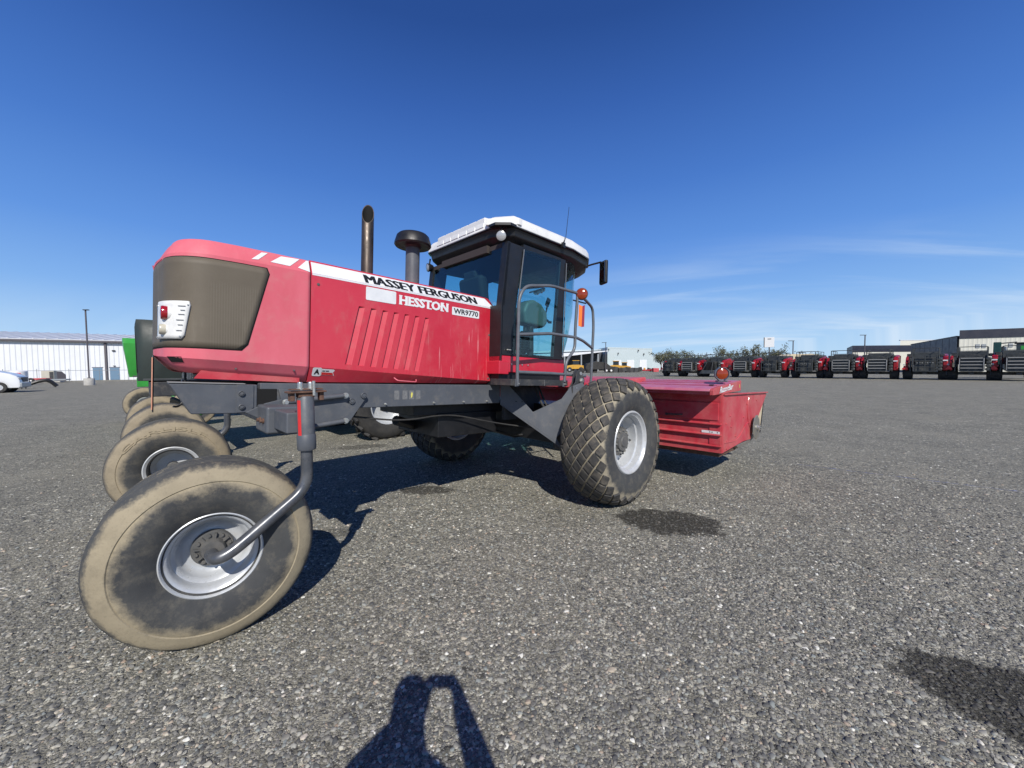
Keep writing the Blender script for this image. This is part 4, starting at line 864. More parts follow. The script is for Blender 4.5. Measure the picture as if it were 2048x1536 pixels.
# interior
mb = MB(); mb.bb(-.88, -.40, -.28, .28, 2.10, 2.24); s1 = mb.build('seat_cushion', 'seat_fabric', WR, bev=.05, seg=3)
mb = MB(); mb.box((-.86, -.02, 2.58), (.15, .50, .66), Matrix.Rotation(radians(-10), 3, 'Y')); mb.build('seat_back', 'seat_fabric', WR, bev=.06, seg=3)
mb = MB(); mb.box((-.92, -.02, 2.90), (.11, .28, .17), Matrix.Rotation(radians(-10), 3, 'Y')); mb.build('headrest', 'seat_fabric', WR, bev=.04, seg=3)
mb = MB(); mb.bb(-.65, -.35, -.15, .15, 1.80, 2.10); mb.build('seat_base', 'black_plastic', WR, bev=.03)
mb = MB(); mb.prism([(-.28, 2.30), (.10, 2.28), (.19, 2.36), (.18, 2.52), (.05, 2.63), (-.12, 2.68), (-.26, 2.62), (-.33, 2.48)], (0, -.46, 0), (1, 0, 0), (0, 0, 1), (0, .22, 0)); mb.build('control_console', 'console_plastic', WR, bev=.05, seg=3)
mb = MB(); mb.tube([(-.10, -.38, 1.80), (-.12, -.38, 2.32)], .05, 10); mb.tube([(-.22, -.36, 1.80), (-.2, -.36, 2.30)], .03, 10)
for i in range(9): mb.lathe([(.055, 0), (.075, .015), (.055, .03)], 12, (-.22, -.37, 1.9+i*.035), 'Z')
mb.build('console_post', 'black_plastic', WR)
mb = MB(); mb.prism([(-.10, 1.80), (.16, 1.80), (.08, 2.0), (.03, 2.36), (-.02, 2.36), (-.01, 2.0)], (0, -.02, 0), (1, 0, 0), (0, 0, 1), (0, .12, 0)); mb.build('steering_column', 'console_plastic', WR, bev=.02)
mb = MB(); c0 = Vector((.0, .04, 2.50)); qq = Matrix.Rotation(radians(-55), 3, 'Y')
ring = [c0+qq @ Vector((.19*cos(a), .19*sin(a), 0)) for a in [2*pi*k/28 for k in range(29)]]; mb.tube(ring, .014, 8, cap=False); mb.tube([c0, (.02, .04, 2.34)], .03, 8)
for k in range(3): mb.tube([c0, c0+qq @ Vector((.19*cos(k*2.09), .19*sin(k*2.09), 0))], .01, 6)
mb.build('steering_wheel', 'black_plastic', WR, smooth=True)
mb = MB(); mb.tube(bez([(.14, -.36, 2.48), (.24, -.36, 2.52), (.27, -.36, 2.66)], .05), .012, 6); mb.box((.27, -.37, 2.70), (.07, .02, .13), Matrix.Rotation(.4, 3, 'Y')); mb.tube([(.18, -.4, 2.44), (.27, -.4, 2.40)], .018, 8); mb.lathe([(.001, 0), (.03, .0), (.03, .03), (.001, .03)], 12, (.28, -.41, 2.38), 'Z'); mb.build('control_levers', 'black_plastic', WR)
mb = MB(); mb.tube([(.25, -.30, 2.92), (.25, .0, 2.90)], .012, 8)
for k in range(5): mb.lathe([(.001, 0), (.028, .004), (.032, .03), (.001, .04)], 12, (.22+.02*k, -.30+.06*k, 2.90-.012*(k % 2)), 'X')
mb.build('monitor_bracket', 'zinc', WR, smooth=True)
mb = MB(); mb.bb(-.9, .0, -.80, .80, 1.78, 1.81); mb.build('cab_floor', 'black_plastic', WR)
# platform and hand rails
mb = MB(); mb.bb(-1.22, -.20, -1.15, -.80, 1.447, 1.520); plf = mb.build('platform', 'dark_frame', WR, bev=.004)
mb = MB(); mb.bb(-.66, -.655, -1.153, -1.149, 1.447, 1.520); mb.build('platform_seam', 'decal_grey', WR)
R_ = .019; RY = -1.175
def rail(pts, nm='hand_rail', r=R_, b=.09): m = MB(); m.tube(bez(pts, b, 6), r, 14); return m.build(nm, 'rail_grey', WR, smooth=True)
rail([(-1.14, RY, 1.45), (-1.15, RY, 1.56), (-1.15, RY, 2.44), (-1.05, RY, 2.58), (-.60, RY, 2.665), (-.05, RY, 2.665), (.14, RY+.03, 2.62), (.40, RY+.08, 2.55), (.43, RY+.08, 2.30), (.40, RY+.08, 1.50)])
rail([(-1.15, RY, 2.02), (-.60, RY, 2.085), (-.08, RY, 2.085), (.12, RY+.03, 2.06), (.41, RY+.08, 1.985)], b=.06)
rail([(-1.15, RY, 1.60), (-.55, RY, 1.60), (.05, RY, 1.585), (.15, RY, 1.585)], b=.04)
rail([(-.07, RY, 2.66), (-.10, RY, 2.20), (-.10, RY, 1.93), (-.28, RY, 1.76), (-.30, RY, 1.50)], b=.08)
for x in (-1.14, -.29):
    m = MB(); m.box((x, -1.160, 1.480), (.05, .018, .085)); m.build('rail_clamp', 'rail_grey', WR, bev=.003); bolt((x, -1.178, 1.47), .012)
# amber beacon facing back and the orange reflector
q = Vector((-.85, -.62, 0)).normalized().to_track_quat('Y', 'Z').to_matrix(); pB = Vector((-.03, -1.215, 2.655))
m = MB(); m.lathe([(.001, -.06), (.055, -.055), (.078, -.02), (.080, .012), (.074, .016)], 28); m.v = [tuple(q @ Vector(v)+pB) for v in m.v]; bc = m.build('marker_lamp', 'rail_grey', WR, smooth=True)
m = MB(); m.lathe([(.073, .010), (.070, .030), (.05, .042), (.001, .046)], 28); m.v = [tuple(q @ Vector(v)+pB) for v in m.v]; m.build('marker_lens', 'lens_amber', bc, smooth=True)
m = MB(); m.box((-.02, RY, 2.56), (.28, .012, .016)); m.build('marker_bracket', 'black_plastic', WR)
m = MB(); m.prism([(-.085, 2.235), (-.02, 2.225), (-.01, 2.50), (-.085, 2.51)], (0, -1.215, 0), (1, 0, 0), (0, 0, 1), (0, .004, 0)); m.build('orange_reflector', 'reflector_orange', WR)
m = MB(); m.prism([(0, 2.225), (.055, 2.235), (.06, 2.52), (.01, 2.50)], (-.0195, -1.2155, 0), (.95, -.05, 0), (0, 0, 1), (-.002, .004, 0)); m.build('reflector_flap', 'lens_red', WR)

# ------------------------------------------------------------------ rotary mower header on the front of the red windrower
HD = empty('mower_header', O0, (0, 0, TH))
tag(HD, 'wide red box-shaped mower header carried on the front of the red windrower', 'mower header')
yN = -2.45; yF = 2.45
end = [(1.64, 1.30), (3.92, 1.215), (3.93, 1.17), (3.20, .66), (3.02, .50), (2.6, .52), (1.68, .485)]
for y, nm in ((yN, 'end_plate'), (yF, 'end_plate')):
    e = MB().prism(end, (0, y, 0), (1, 0, 0), (0, 0, 1), (0, .012 if y < 0 else -.012, 0)).build(nm, 'header_red', HD, bev=.006)
    if y < 0: ep = e
mb = MB()   # raised edge flange round the end plate, bolts, round weld seam
for a, b in zip(end, end[1:]): 
    pass
mb.bb(1.64, 1.70, yN-.006, yN+.002, .49, 1.29)
mb.prism([(1.64, 1.296), (3.92, 1.212), (3.93, 1.232), (1.64, 1.318)], (0, yN-.03, 0), (1, 0, 0), (0, 0, 1), (0, .06, 0)); mb.build('end_flange', 'header_red', ep, bev=.003)
def arc_pts(cx, cz, r, a0, a1, n, y): return [(cx+r*cos(radians(lerp(a0, a1, i/n))), y, cz+r*sin(radians(lerp(a0, a1, i/n)))) for i in range(n+1)]
mb = MB(); mb.tube(arc_pts(3.15, 1.0, .36, 148, 235, 12, yN-.004), .008, 6); mb.tube(bez([(1.72, yN-.004, .62), (2.3, yN-.004, .58), (2.75, yN-.004, .80), (2.95, yN-.004, .78)], .2, 6), .007, 6); mb.build('pressed_seam', 'header_red', ep, smooth=True)
for x, z in ((1.95, .98), (1.78, .88), (2.75, 1.1), (2.2, .66), (1.82, .63), (1.82, .53), (2.6, .9), (3.3, 1.12), (2.0, .82)):
    m = MB(); m.lathe([(.001, -.012), (.013, -.010), (.015, .0)], 8, (x, yN-.001, z)); m.build('rivet', 'header_red', ep, smooth=True)
# back wall with pressed panels and three ledges
bk = MB(); bk.bb(1.615, 1.64, yN, yF, .49, 1.31); back = bk.build('back_wall', 'header_red', HD)
mb = MB(); mb.bb(1.600, 1.614, yN+.01, yF, 1.20, 1.30); mb.bb(1.603, 1.614, yN+.01, yN+.16, .60, 1.20); mb.build('back_frame', 'header_red', back, bev=.004)
mb = MB()
for z, pr in ((.885, .045), (.735, .045), (.580, .03)):
    mb.prism([(1.614, z), (1.614, z+.022), (1.614-pr, z+.010), (1.614-pr, z)], (0, yN, 0), (1, 0, 0), (0, 0, 1), (0, 4.9, 0))
mb.build('back_ledge', 'header_red', back)
MB().bb(1.59, 1.61, -2.41, -1.15, .945, 1.185).build('service_door', 'header_red', back, bev=.004)
m = MB(); m.tube(bez([(1.585, -1.70, .985), (1.555, -1.71, .985), (1.550, -1.90, .995), (1.585, -1.92, .995)], .02, 4), .012, 8); m.lathe([(.001, -.03), (.02, -.03), (.02, .0)], 12, (1.585, -1.70, .985), 'X'); m.build('door_handle', 'dark_frame', HD, smooth=True)
m = MB(); m.add([(1.6005, y, z) for y, z in ((-2.43, .755), (-2.19, .76), (-2.19, .795), (-2.43, .79))], [(0, 1, 2, 3)]); lb = m.build('warning_label', 'decal_white', HD)
m = MB()
for y in (-2.40, -2.33, -2.30): m.add([(1.598, y+dy, z) for dy, z in ((-.008, .770), (.008, .770), (.008, .782), (-.008, .782))], [(0, 1, 2, 3)])
m.build('label_mark', 'decal_black', lb)
# underside, skid shoes, cutterbar, curtains
MB().bb(1.70, 3.0, yN+.05, yF-.05, .50, .56).build('belly_pan', 'dark_frame', HD)
MB().bb(1.75, 2.5, -2.38, 2.3, .40, .50).build('roll_frame', 'rust', HD, bev=.01)
for y in (-2.36, 2.3): MB().prism([(2.3, .50), (2.9, .50), (3.2, .56), (3.25, .50), (2.95, .44), (2.4, .44)], (0, y-.08, 0), (1, 0, 0), (0, 0, 1), (0, .16, 0)).build('skid_shoe', 'steel_disc', HD, bev=.01)
MB().bb(3.0, 3.6, yN+.02, yF-.02, .62, .70).build('cutter_bar', 'dark_frame', HD)
MB().prism([(3.915, 1.20), (3.93, 1.20), (3.70, .53), (3.66, .53)], (0, yN+.02, 0), (1, 0, 0), (0, 0, 1), (0, 4.86, 0)).build('front_curtain', 'rubber_curtain', HD)
MB().prism([(3.88, 1.10), (3.90, 1.17), (3.66, .55), (3.40, .60)], (0, yN+.03, 0), (1, 0, 0), (0, 0, 1), (0, .006, 0)).build('side_curtain', 'canvas_tan', HD)
m = MB(); m.lathe([(.001, -.012), (.06, -.012), (.19, -.006), (.205, .0), (.001, .004)], 11, (3.12, yN-.05, .69)); ds = m.build('end_disc', 'steel_disc', HD)
m = MB(); m.lathe([(.001, -.05), (.04, -.05), (.045, -.012)], 8, (3.12, yN-.05, .69))
for i in range(6): m.box((3.12+.035*cos(i), yN-.085, .69+.035*sin(i)), (.012, .05, .012))
m.build('disc_hub', 'zinc', ds)
# lid
MB().prism([(1.285, 1.312), (2.46, 1.32), (2.47, 1.475), (1.44, 1.412), (1.34, 1.402), (1.285, 1.38)], (0, yN+.005, 0), (1, 0, 0), (0, 0, 1), (0, .05, 0)).build('lid_end', 'header_red', HD, bev=.006)
lid = MB().prism([(1.283, 1.365), (1.30, 1.395), (1.36, 1.408), (2.46, 1.475), (2.46, 1.44), (1.36, 1.378), (1.30, 1.352)], (0, yN+.056, 0), (1, 0, 0), (0, 0, 1), (0, 2.6, 0)).build('hinged_lid', 'lid_red', HD, bev=.004)
MB().bb(1.33, 2.44, yN+.06, 2.4, 1.315, 1.36).build('lid_base', 'header_red', HD)
m = MB()
for x in (1.62, 1.95, 2.2): m.prism([(0, 0), (.03, .002), (.03, .010), (0, .008)], (x, yN+.07, 1.412+(x-1.36)*.061), (1, 0, .06), (0, 0, 1), (0, 2.55, 0))
m.build('lid_rib', 'lid_red', lid)
MB().box((1.62, -2.31, 1.432), (.05, .05, .02)).build('lid_bumper', 'black_plastic', lid)
MB().prism([(1.30, 1.30), (1.34, 1.45), (1.60, 1.53), (2.3, 1.53), (2.3, 1.30)], (0, .22, 0), (1, 0, 0), (0, 0, 1), (0, 2.2, 0)).build('centre_housing', 'header_red', HD, bev=.02)
MB().prism([(1.25, 1.34), (1.28, 1.43), (1.55, 1.50), (2.1, 1.52), (2.1, 1.32)], (0, -1.10, 0), (1, 0, 0), (0, 0, 1), (0, 2.2, 0)).build('headstock', 'header_red', HD, bev=.02)
letters('lettering', 'decal_white', HD, 'RazorBar', lambda u, v: Vector((1.50+u+v*.25, yN-.0015, 1.328+v+u*.06)), .56, .085, bold=.03, shear=.2)
m = MB(); m.add([(x, yN-.001, z) for x, z in ((2.36, 1.37), (2.385, 1.37), (2.385, 1.42), (2.36, 1.42))], [(0, 1, 2, 3)]); m.build('yellow_label', 'decal_yellow', HD)
for sg in (-1, 1): MB().prism([(.55, .55), (1.62, .75), (1.62, .95), (.45, .78)], (0, sg*.95-.05, 0), (1, 0, 0), (0, 0, 1), (0, .1, 0)).build('lift_arm', 'dark_frame', HD, bev=.02)
# amber lamp in an octagonal guard
cl = Vector((1.86, -2.36, 1.585)); q = Vector((-.80, -.6, 0)).normalized().to_track_quat('Y', 'Z').to_matrix()
m = MB(); oc = [(.102*cos(pi/8+i*pi/4), .102*sin(pi/8+i*pi/4)) for i in range(8)]
for i in range(8):
    if i in (5,): continue
    a, b = oc[i], oc[(i+1) % 8]; vs = [(a[0], -.03, a[1]), (b[0], -.03, b[1]), (b[0], .03, b[1]), (a[0], .03, a[1])]; vs2 = [(x*.92, y, z*.92) for x, y, z in vs]; m.add([tuple(q @ Vector(v)+cl) for v in vs+vs2], [(0, 1, 2, 3), (4, 7, 6, 5), (0, 4, 5, 1), (1, 5, 6, 2), (2, 6, 7, 3), (3, 7, 4, 0)])
m.box(cl+Vector((0, 0, -.105)), (.05, .15, .02)); gd = m.build('lamp_guard', 'rail_grey', HD)
m = MB(); m.lathe([(.001, -.03), (.07, -.03), (.08, .01), (.075, .03), (.04, .045), (.001, .048)], 24); m.v = [tuple(q @ Vector(v)+cl) for v in m.v]; m.build('amber_lamp', 'lens_amber', HD, smooth=True)

# ------------------------------------------------------------------ the two green windrowers beyond
def simple_wheel(parent, x, y, R, w, rim_r, tyre_mat_, rz=0., lugs=False):
    wh = empty('wheel'); wh.parent = parent; wh.location = (x, y, R-.012); wh.rotation_euler = (0, 0, rz)
    h = w/2; t = MB(); t.lathe([(rim_r, -h*.8), (rim_r+.06, -h*.95), (R*.78, -h), (R*.92, -h*.88), (R*.985, -h*.62), (R, -h*.3), (R, h*.3), (R*.985, h*.62), (R*.92, h*.88), (R*.78, h), (rim_r+.06, h*.95), (rim_r, h*.8)], 56)
    if lugs:
        for i in range(22):
            for sg in (-1, 1):
                a = 2*pi*(i+(.5 if sg > 0 else 0))/22; c = Vector(((R+.005)*cos(a), sg*h*.45, (R+.005)*sin(a)))
                t.box(c, (.06, h*1.0, .07), Matrix.Rotation(-a, 3, 'Y') @ Matrix.Rotation(sg*.6, 3, 'X'))
    t.build('tyre', tyre_mat_, wh, smooth=True)
    r = MB(); r.lathe([(rim_r+.012, -h*.80), (rim_r+.012, -h*.86), (rim_r-.02, -h*.82), (rim_r-.045, -h*.5), (rim_r-.06, h*.1), (.12, h*.15), (.001, h*.15)], 40); r.lathe([(rim_r+.012, h*.86), (rim_r-.02, h*.82), (rim_r-.05, h*.3), (.1, h*.25), (.001, h*.25)], 32)
    r.build('rim', 'rim_silver', wh, smooth=True)
    c = MB(); c.lathe([(.10, h*.12), (.10, -h*.1), (.06, -h*.15), (.05, -h*.4), (.001, -h*.4)], 20); c.build('hub', 'hub_grey', wh, smooth=True)
def green_windrower(off, hood, dark, swing, label, xr=0., flare=0.):
    c = Vector((O0[0]-sin(TH)*off+cos(TH)*xr, O0[1]+cos(TH)*off+sin(TH)*xr, 0)); r = empty('windrower', c, (0, 0, TH)); tag(r, label, 'windrower', 'windrowers parked side by side')
    # hood: rounded tapering shell, its rear closed by a tall screen
    xs = [-4.26, -4.24, -4.15, -3.9, -3.4, -2.2, -1.2]; rows = []
    for x in xs:
        k = {-4.26: .70, -4.24: .82, -4.15: .93, -3.9: .99}.get(x, 1.); zt = 2.66-.02*(x+4.26) - (.10 if x == -4.26 else 0); zb0 = 1.50
        fl = flare*max(0, (-x-3.5)/.75)
        sec = [(-.58*k, zb0), (-.66*k-fl*.3, 1.75), (-.70*k-fl*.5, 2.2), (-.66*k-fl, 2.5), (-.52*k-fl, zt), (.0, zt+.03), (.52*k+fl, zt), (.66*k+fl, 2.5), (.70*k+fl*.5, 2.2), (.66*k+fl*.3, 1.75), (.58*k, zb0)]
        rows.append([(x-fl*.8*((z-1.5)/1.2), y, z) for y, z in sec])
    m = MB(); m.grid(rows); m.add(rows[0], [tuple(range(11))]); m.build('hood', hood, r, smooth=True)
    m = MB(); m.prism([(-.50, 1.66), (.50, 1.66), (.54, 2.2), (.47, 2.52), (-.47, 2.52), (-.54, 2.2)], (-4.258-flare, 0, 0), (0, 1, 0), (0, 0, 1), (-.006, 0, 0)); flare or m.build('rear_screen', 'dark_screen', r)
    m = MB(); m.bb(-4.18, -3.0, -.62, .62, 1.50, 1.545); m.build('hood_lip', 'baler_grey', r, bev=.01)
    m = MB(); m.bb(-4.1, -1.0, -.6, .6, 1.2, 1.48); m.bb(-3.5, -3.3, -1.5, 1.5, 1.1, 1.25); m.bb(-1.1, .3, -1.2, 1.2, .75, 1.25); m.build('chassis', 'dark_frame' if dark else 'green_paint', r, bev=.015)
    for y, (sx_, rz) in zip((-1.5, 1.5), swing):
        m = MB(); m.tube(bez([(-3.4, y, 1.35), (-3.4, y, .95), (-3.4+.55*cos(rz)*sx_, y-.25, .56)], .1, 5), .05, 10); m.lathe([(.075, 1.0), (.075, 1.45), (.001, 1.45)], 14, (-3.4, y, 0), 'Z'); m.build('caster_arm', 'green_paint', r, smooth=True)
        simple_wheel(r, -3.4+.52*cos(rz)*sx_, y+.52*sin(rz)*sx_, .57, .41, .22, 'tyre_mud_far', rz)
    for y in (-1.6, 1.6): simple_wheel(r, .05, y, .80, .52, .42, 'tyre_black', 0 if y < 0 else pi, lugs=True)
    m = MB(); m.bb(-1.1, .3, -.8, .8, 1.5, 1.85); m.build('cab_base', 'green_paint', r, bev=.02)
    m = MB()
    for x, y in ((-1.05, -.8), (-1.05, .8), (.25, -.8), (.25, .8)): m.bb(x-.05, x+.05, y-.05, y+.05, 1.85, 2.75)
    m.build('cab_post', 'black_plastic', r)
    m = MB(); m.bb(-1.04, .24, -.79, .79, 1.85, 2.75); m.build('cab_glazing', 'window_dark', r)
    m = MB(); m.bb(-1.2, .5, -.9, .9, 2.75, 2.98); m.build('cab_roof', 'baler_black', r, bev=.08, seg=3)
    m = MB(); m.tube([(-2.3, -.3, 2.6), (-2.3, -.3, 3.2)], .06, 12); m.build('exhaust_pipe', 'exhaust_steel', r)
    m = MB(); m.bb(.9, 3.2, -2.3, 2.3, .4, 1.1); m.build('header_deck', 'green_paint', r, bev=.03)
    return r
green_windrower(6.30, 'dark_screen', True, ((-1, 0), (-1, 0)), 'dark-hooded windrower standing directly behind the rear end of the red one', xr=.10)
green_windrower(12.5, 'green_paint', False, ((1, 0), (-1, 0)), 'windrower with a bright green hood flaring out at the rear, farthest of the row', flare=.16, xr=-.10)

# ------------------------------------------------------------------ buildings
def wall_box(name, p0, p1, depth, h, mat, label, cat='building', roof=None):
    """box building: front edge p0->p1 (seen face), going back by depth"""
    p0 = Vector(p0); p1 = Vector(p1); d = p1-p0; a = atan2(d.y, d.x); Lh = d.length
    r = empty(name, (p0.x, p0.y, 0), (0, 0, a)); tag(r, label, cat)
    k, depth = depth if isinstance(depth, tuple) else (0, depth)
    MB().prism([(0, 0), (Lh, 0), (Lh+k, depth), (k, depth)], (0, 0, 0), (1, 0, 0), (0, 1, 0), (0, 0, h)).build('wall', mat, r)
    return r, Lh
# white metal shed at left
r, Lw = wall_box('metal_shed', (-108.3, 48.5), (-58.0, 79.7), 40, 7.05, 'siding_white', 'long white ribbed metal building behind the light pole at left')
m = MB(); m.prism([(-.6, 7.05), (18, 9.35), (38, 7.0), (38, 7.15), (18, 9.50), (-.6, 7.20)], (-.5, 0, 0), (0, 1, 0), (0, 0, 1), (Lw+1, 0, 0)); m.build('roof', 'roof_metal', r)
m = MB()
for i in range(int(Lw/1.4)): m.prism([(-.60, 7.205), (18, 9.505), (18, 9.60), (-.60, 7.30)], (i*1.4, 0, 0), (0, 1, 0), (0, 0, 1), (.10, 0, 0))
m.build('roof_ribs', 'white_paint', r)['kind'] = 'stuff'
MB().bb(-.5, Lw+.5, -.65, -.42, 6.75, 7.08).build('gutter', 'pole_steel', r, bev=.05)
sdir = Vector((50.3, 31.2)).normalized()
def along(px, z=0):      # distance along the shed front for a point seen at a given bearing
    k = (px-1024)/769; x0, y0 = -108.3, 48.5; dx, dy = sdir.x, sdir.y; return (x0-k*y0)/(k*dy-dx)
for px in (196.5, 230.5):
    s0 = along(px); d = MB().bb(s0-.62, s0+.62, -.06, .02, 0.02, 2.25).build('door', 'door_blue', r, bev=.02); MB().bb(s0+.42, s0+.52, -.12, -.06, 1.0, 1.1).build('handle', 'zinc', d)
    MB().bb(s0-.72, s0+.72, -.04, .02, 2.25, 2.36).build('door_lintel', 'pole_steel', r)
s0 = along(214.5); m = MB(); m.bb(s0-.13, s0+.13, -.25, -.02, 0, 6.8); m.build('downspout', 'pole_steel', r)
s0 = along(230.5); MB().bb(s0-.2, s0+.2, -.2, .0, 5.2, 5.45).build('wall_lamp', 'dark_frame', r); MB().bb(s0-.15, s0+.15, -.15, .0, 2.5, 2.62).build('door_lamp', 'dark_frame', r)
def on_ground(px, d): return ((px-1024)/769*d, d)
# fence in front
A = Vector((-103.5, 45.0, 0)); sd3 = Vector((sdir.x, sdir.y, 0)); fe = empty('chain_fence', A); tag(fe, 'thin wire fence with slender posts running before the white shed', 'fence')
m = MB(); m.tube([(0, 0, 1.78), tuple(sd3*58+Vector((0, 0, 1.78)))], .035, 6); m.build('top_rail', 'galvanised', fe)
for i in range(17):
    q = sd3*i*3.55; m = MB(); m.tube([tuple(q), tuple(q+Vector((0, 0, 2.05)))], .035, 6); m.build('post', 'galvanised', fe)
# light pole on a concrete drum
x, y = on_ground(178.5, 45.5); lp = empty('light_pole', (x, y, 0)); tag(lp, 'tall dark light pole on a round concrete base before the white shed', 'light pole', 'yard light poles')
m = MB(); m.lathe([(.47, 0), (.47, .78), (.44, .82), (.001, .82)], 28, ax='Z'); m.build('concrete_base', 'concrete', lp, smooth=True)
m = MB(); m.tube([(0, 0, .82), (0, 0, 8.8)], .075, 8); m.build('pole', 'pole_steel', lp); m = MB(); m.box((.12, -.05, 8.84), (.55, .3, .10)); m.build('lamp_head', 'dark_frame', lp, bev=.03)
m = MB(); m.lathe([(.16, .82), (.16, .90), (.001, .90)], 12, ax='Z'); m.build('pole_foot', 'pole_steel', lp)

# white van, only its nose in the picture
x, y = -41.75, 30.66; vn = empty('van', (x, y, 0), (0, 0, radians(38))); tag(vn, 'white van at the left edge of the picture, only its nose showing', 'van')
def van():
    prof = [(-4.6, .45), (-4.65, 2.2), (-4.4, 2.62), (-1.6, 2.65), (-1.0, 2.5), (-.25, 1.95), (.75, 1.68), (1.35, 1.52), (1.72, 1.30), (1.86, .95), (1.88, .5), (1.80, .36), (-4.6, .36)]
    rows = []
    for y_, k in ((-1.02, .93), (-.98, .985), (-.8, 1.), (.8, 1.), (.98, .985), (1.02, .93)):
        rows.append([(x_*(1 if x_ < 0 else .93+.07*(k-.93)/.07), y_, 1.0+(z_-1.0)*k) for x_, z_ in prof])
    m = MB(); n = len(prof); vs = [v for r_ in rows for v in r_]; m.add(vs, [(i*n+j, i*n+(j+1) % n, (i+1)*n+(j+1) % n, (i+1)*n+j) for i in range(5) for j in range(n)]+[tuple(range(n)), tuple(5*n+j for j in range(n))])
    m.build('body', 'van_white', vn, bev=.06, seg=3)
    m = MB(); m.prism([(-1.02, 2.47), (-.30, 1.96), (-.285, 1.98), (-.98, 2.49)], (0, -.8, 0), (1, 0, 0), (0, 0, 1), (0, 1.6, 0)); m.build('windscreen', 'window_dark', vn)
    for y_ in (-1.03, 1.02): MB().prism([(-1.9, 1.75), (-.55, 1.75), (-1.05, 2.35), (-1.9, 2.4)], (0, y_, 0), (1, 0, 0), (0, 0, 1), (0, .01, 0)).build('side_window', 'window_dark', vn)
    MB().bb(1.66, 1.96, -.98, .98, .42, .78).build('bumper', 'galvanised', vn, bev=.05)
    MB().bb(1.78, 1.90, -.55, .55, .84, 1.22).build('grille', 'dark_frame', vn, bev=.02)
    for y_ in (-.80, .80): MB().box((1.72, y_, 1.10), (.22, .34, .26)).build('headlight', 'lamp_clear', vn, bev=.05)
    for x_ in (.78, -3.4):
        for y_ in (-.94, .94):
            a_ = MB(); a_.lathe([(.48, -.10), (.48, .10), (.001, .10)], 28, (x_, y_, .44)); a_.build('wheel_arch', 'black_hollow', vn)
            w = MB(); w.lathe([(.22, -.15), (.39, -.15), (.43, -.10), (.43, .10), (.39, .15), (.22, .15)], 28, (x_, y_, .43)); w = w.build('tyre', 'tyre_black', vn, smooth=True)
            c = MB(); c.lathe([(.23, -.14), (.19, -.10), (.05, -.13), (.001, -.13)], 20, (x_, y_, .43)); c.build('wheel_cover', 'rim_silver', w, smooth=True)
van()
# odds and ends before the shed
x, y = on_ground(38, 48); pk = empty('white_tank', (x, y, 0), (0, 0, .5)); tag(pk, 'small white upright tank with red markings standing beyond the van', 'tank')
m = MB(); m.lathe([(.6, .5), (.75, .6), (.75, 1.7), (.6, 1.8), (.001, 1.85)], 20, ax='Z'); m.build('tank_body', 'white_paint', pk, smooth=True); MB().bb(-.5, .5, -.78, -.74, 1.25, 1.5).build('red_marking', 'decal_red', pk); MB().bb(-.7, .7, -.6, .6, .1, .5).build('stand', 'dark_frame', pk)
x, y = on_ground(66, 55); rt = empty('red_trailer', (x, y, 0), (0, 0, .45)); tag(rt, 'low red trailer frame parked against the white shed', 'trailer')
MB().bb(-2.0, 1.6, -.6, .6, .45, .70).build('deck', 'header_red', rt, bev=.04); MB().bb(1.2, 3.6, -.6, .6, .35, .55).build('drawbar', 'galvanised', rt)
for x_ in (-1.2, .2):
    w = MB(); w.lathe([(.15, -.1), (.36, -.1), (.38, 0), (.36, .1), (.15, .1)], 20, (x_, -.9, .38)); w.build('wheel', 'tyre_black', rt)
x, y = on_ground(60, 38.0); dg_ = empty('implement_boom', (x, y, 0), (0, 0, .85)); tag(dg_, 'low black implement boom lying humped on the gravel right of the van', 'implement')
m = MB(); m.tube(bez([(-2.2, 0, .25), (-.3, 0, .30), (.6, 0, .75), (1.2, 0, .80), (1.7, 0, .15)], .3, 5), .17, 8); m.build('boom', 'black_plastic', dg_, smooth=True)
for i in range(8): MB().box((-2.1+i*.26, 0, .16), (.09, .3, .30)).build('link', 'baler_black', dg_)
x, y = on_ground(101, 58); hv = empty('hvac_cabinet', (x, y, 0), (0, 0, .55)); tag(hv, 'beige equipment cabinet against the white shed wall', 'cabinet')
MB().bb(-.75, .55, -.5, .5, .2, 1.75).build('housing', 'cabinet_beige', hv, bev=.04); MB().bb(.1, .5, -.53, -.50, .3, 1.6).build('louvre', 'dark_frame', hv); MB().bb(-.9, 1.2, -.7, .7, .02, .2).build('plinth', 'concrete', hv)
x, y = on_ground(118, 62); cv = empty('shadow_block', (x, y, 0), (0, 0, 1.0)); tag(cv, 'dark grey block standing in for the shadow right of the beige cabinet', 'box'); MB().prism([(-.5, 0), (.7, 0), (.7, 1.1), (.3, 1.6), (-.5, 1.65)], (0, -.5, 0), (1, 0, 0), (0, 0, 1), (0, 1.0, 0)).build('housing', 'pole_steel', cv, bev=.03); MB().bb(-.53, .3, -.53, .53, 1.65, 1.70).build('lid', 'baler_grey', cv)  # solid block shaped to stand for a dark shadow beside the cabinet

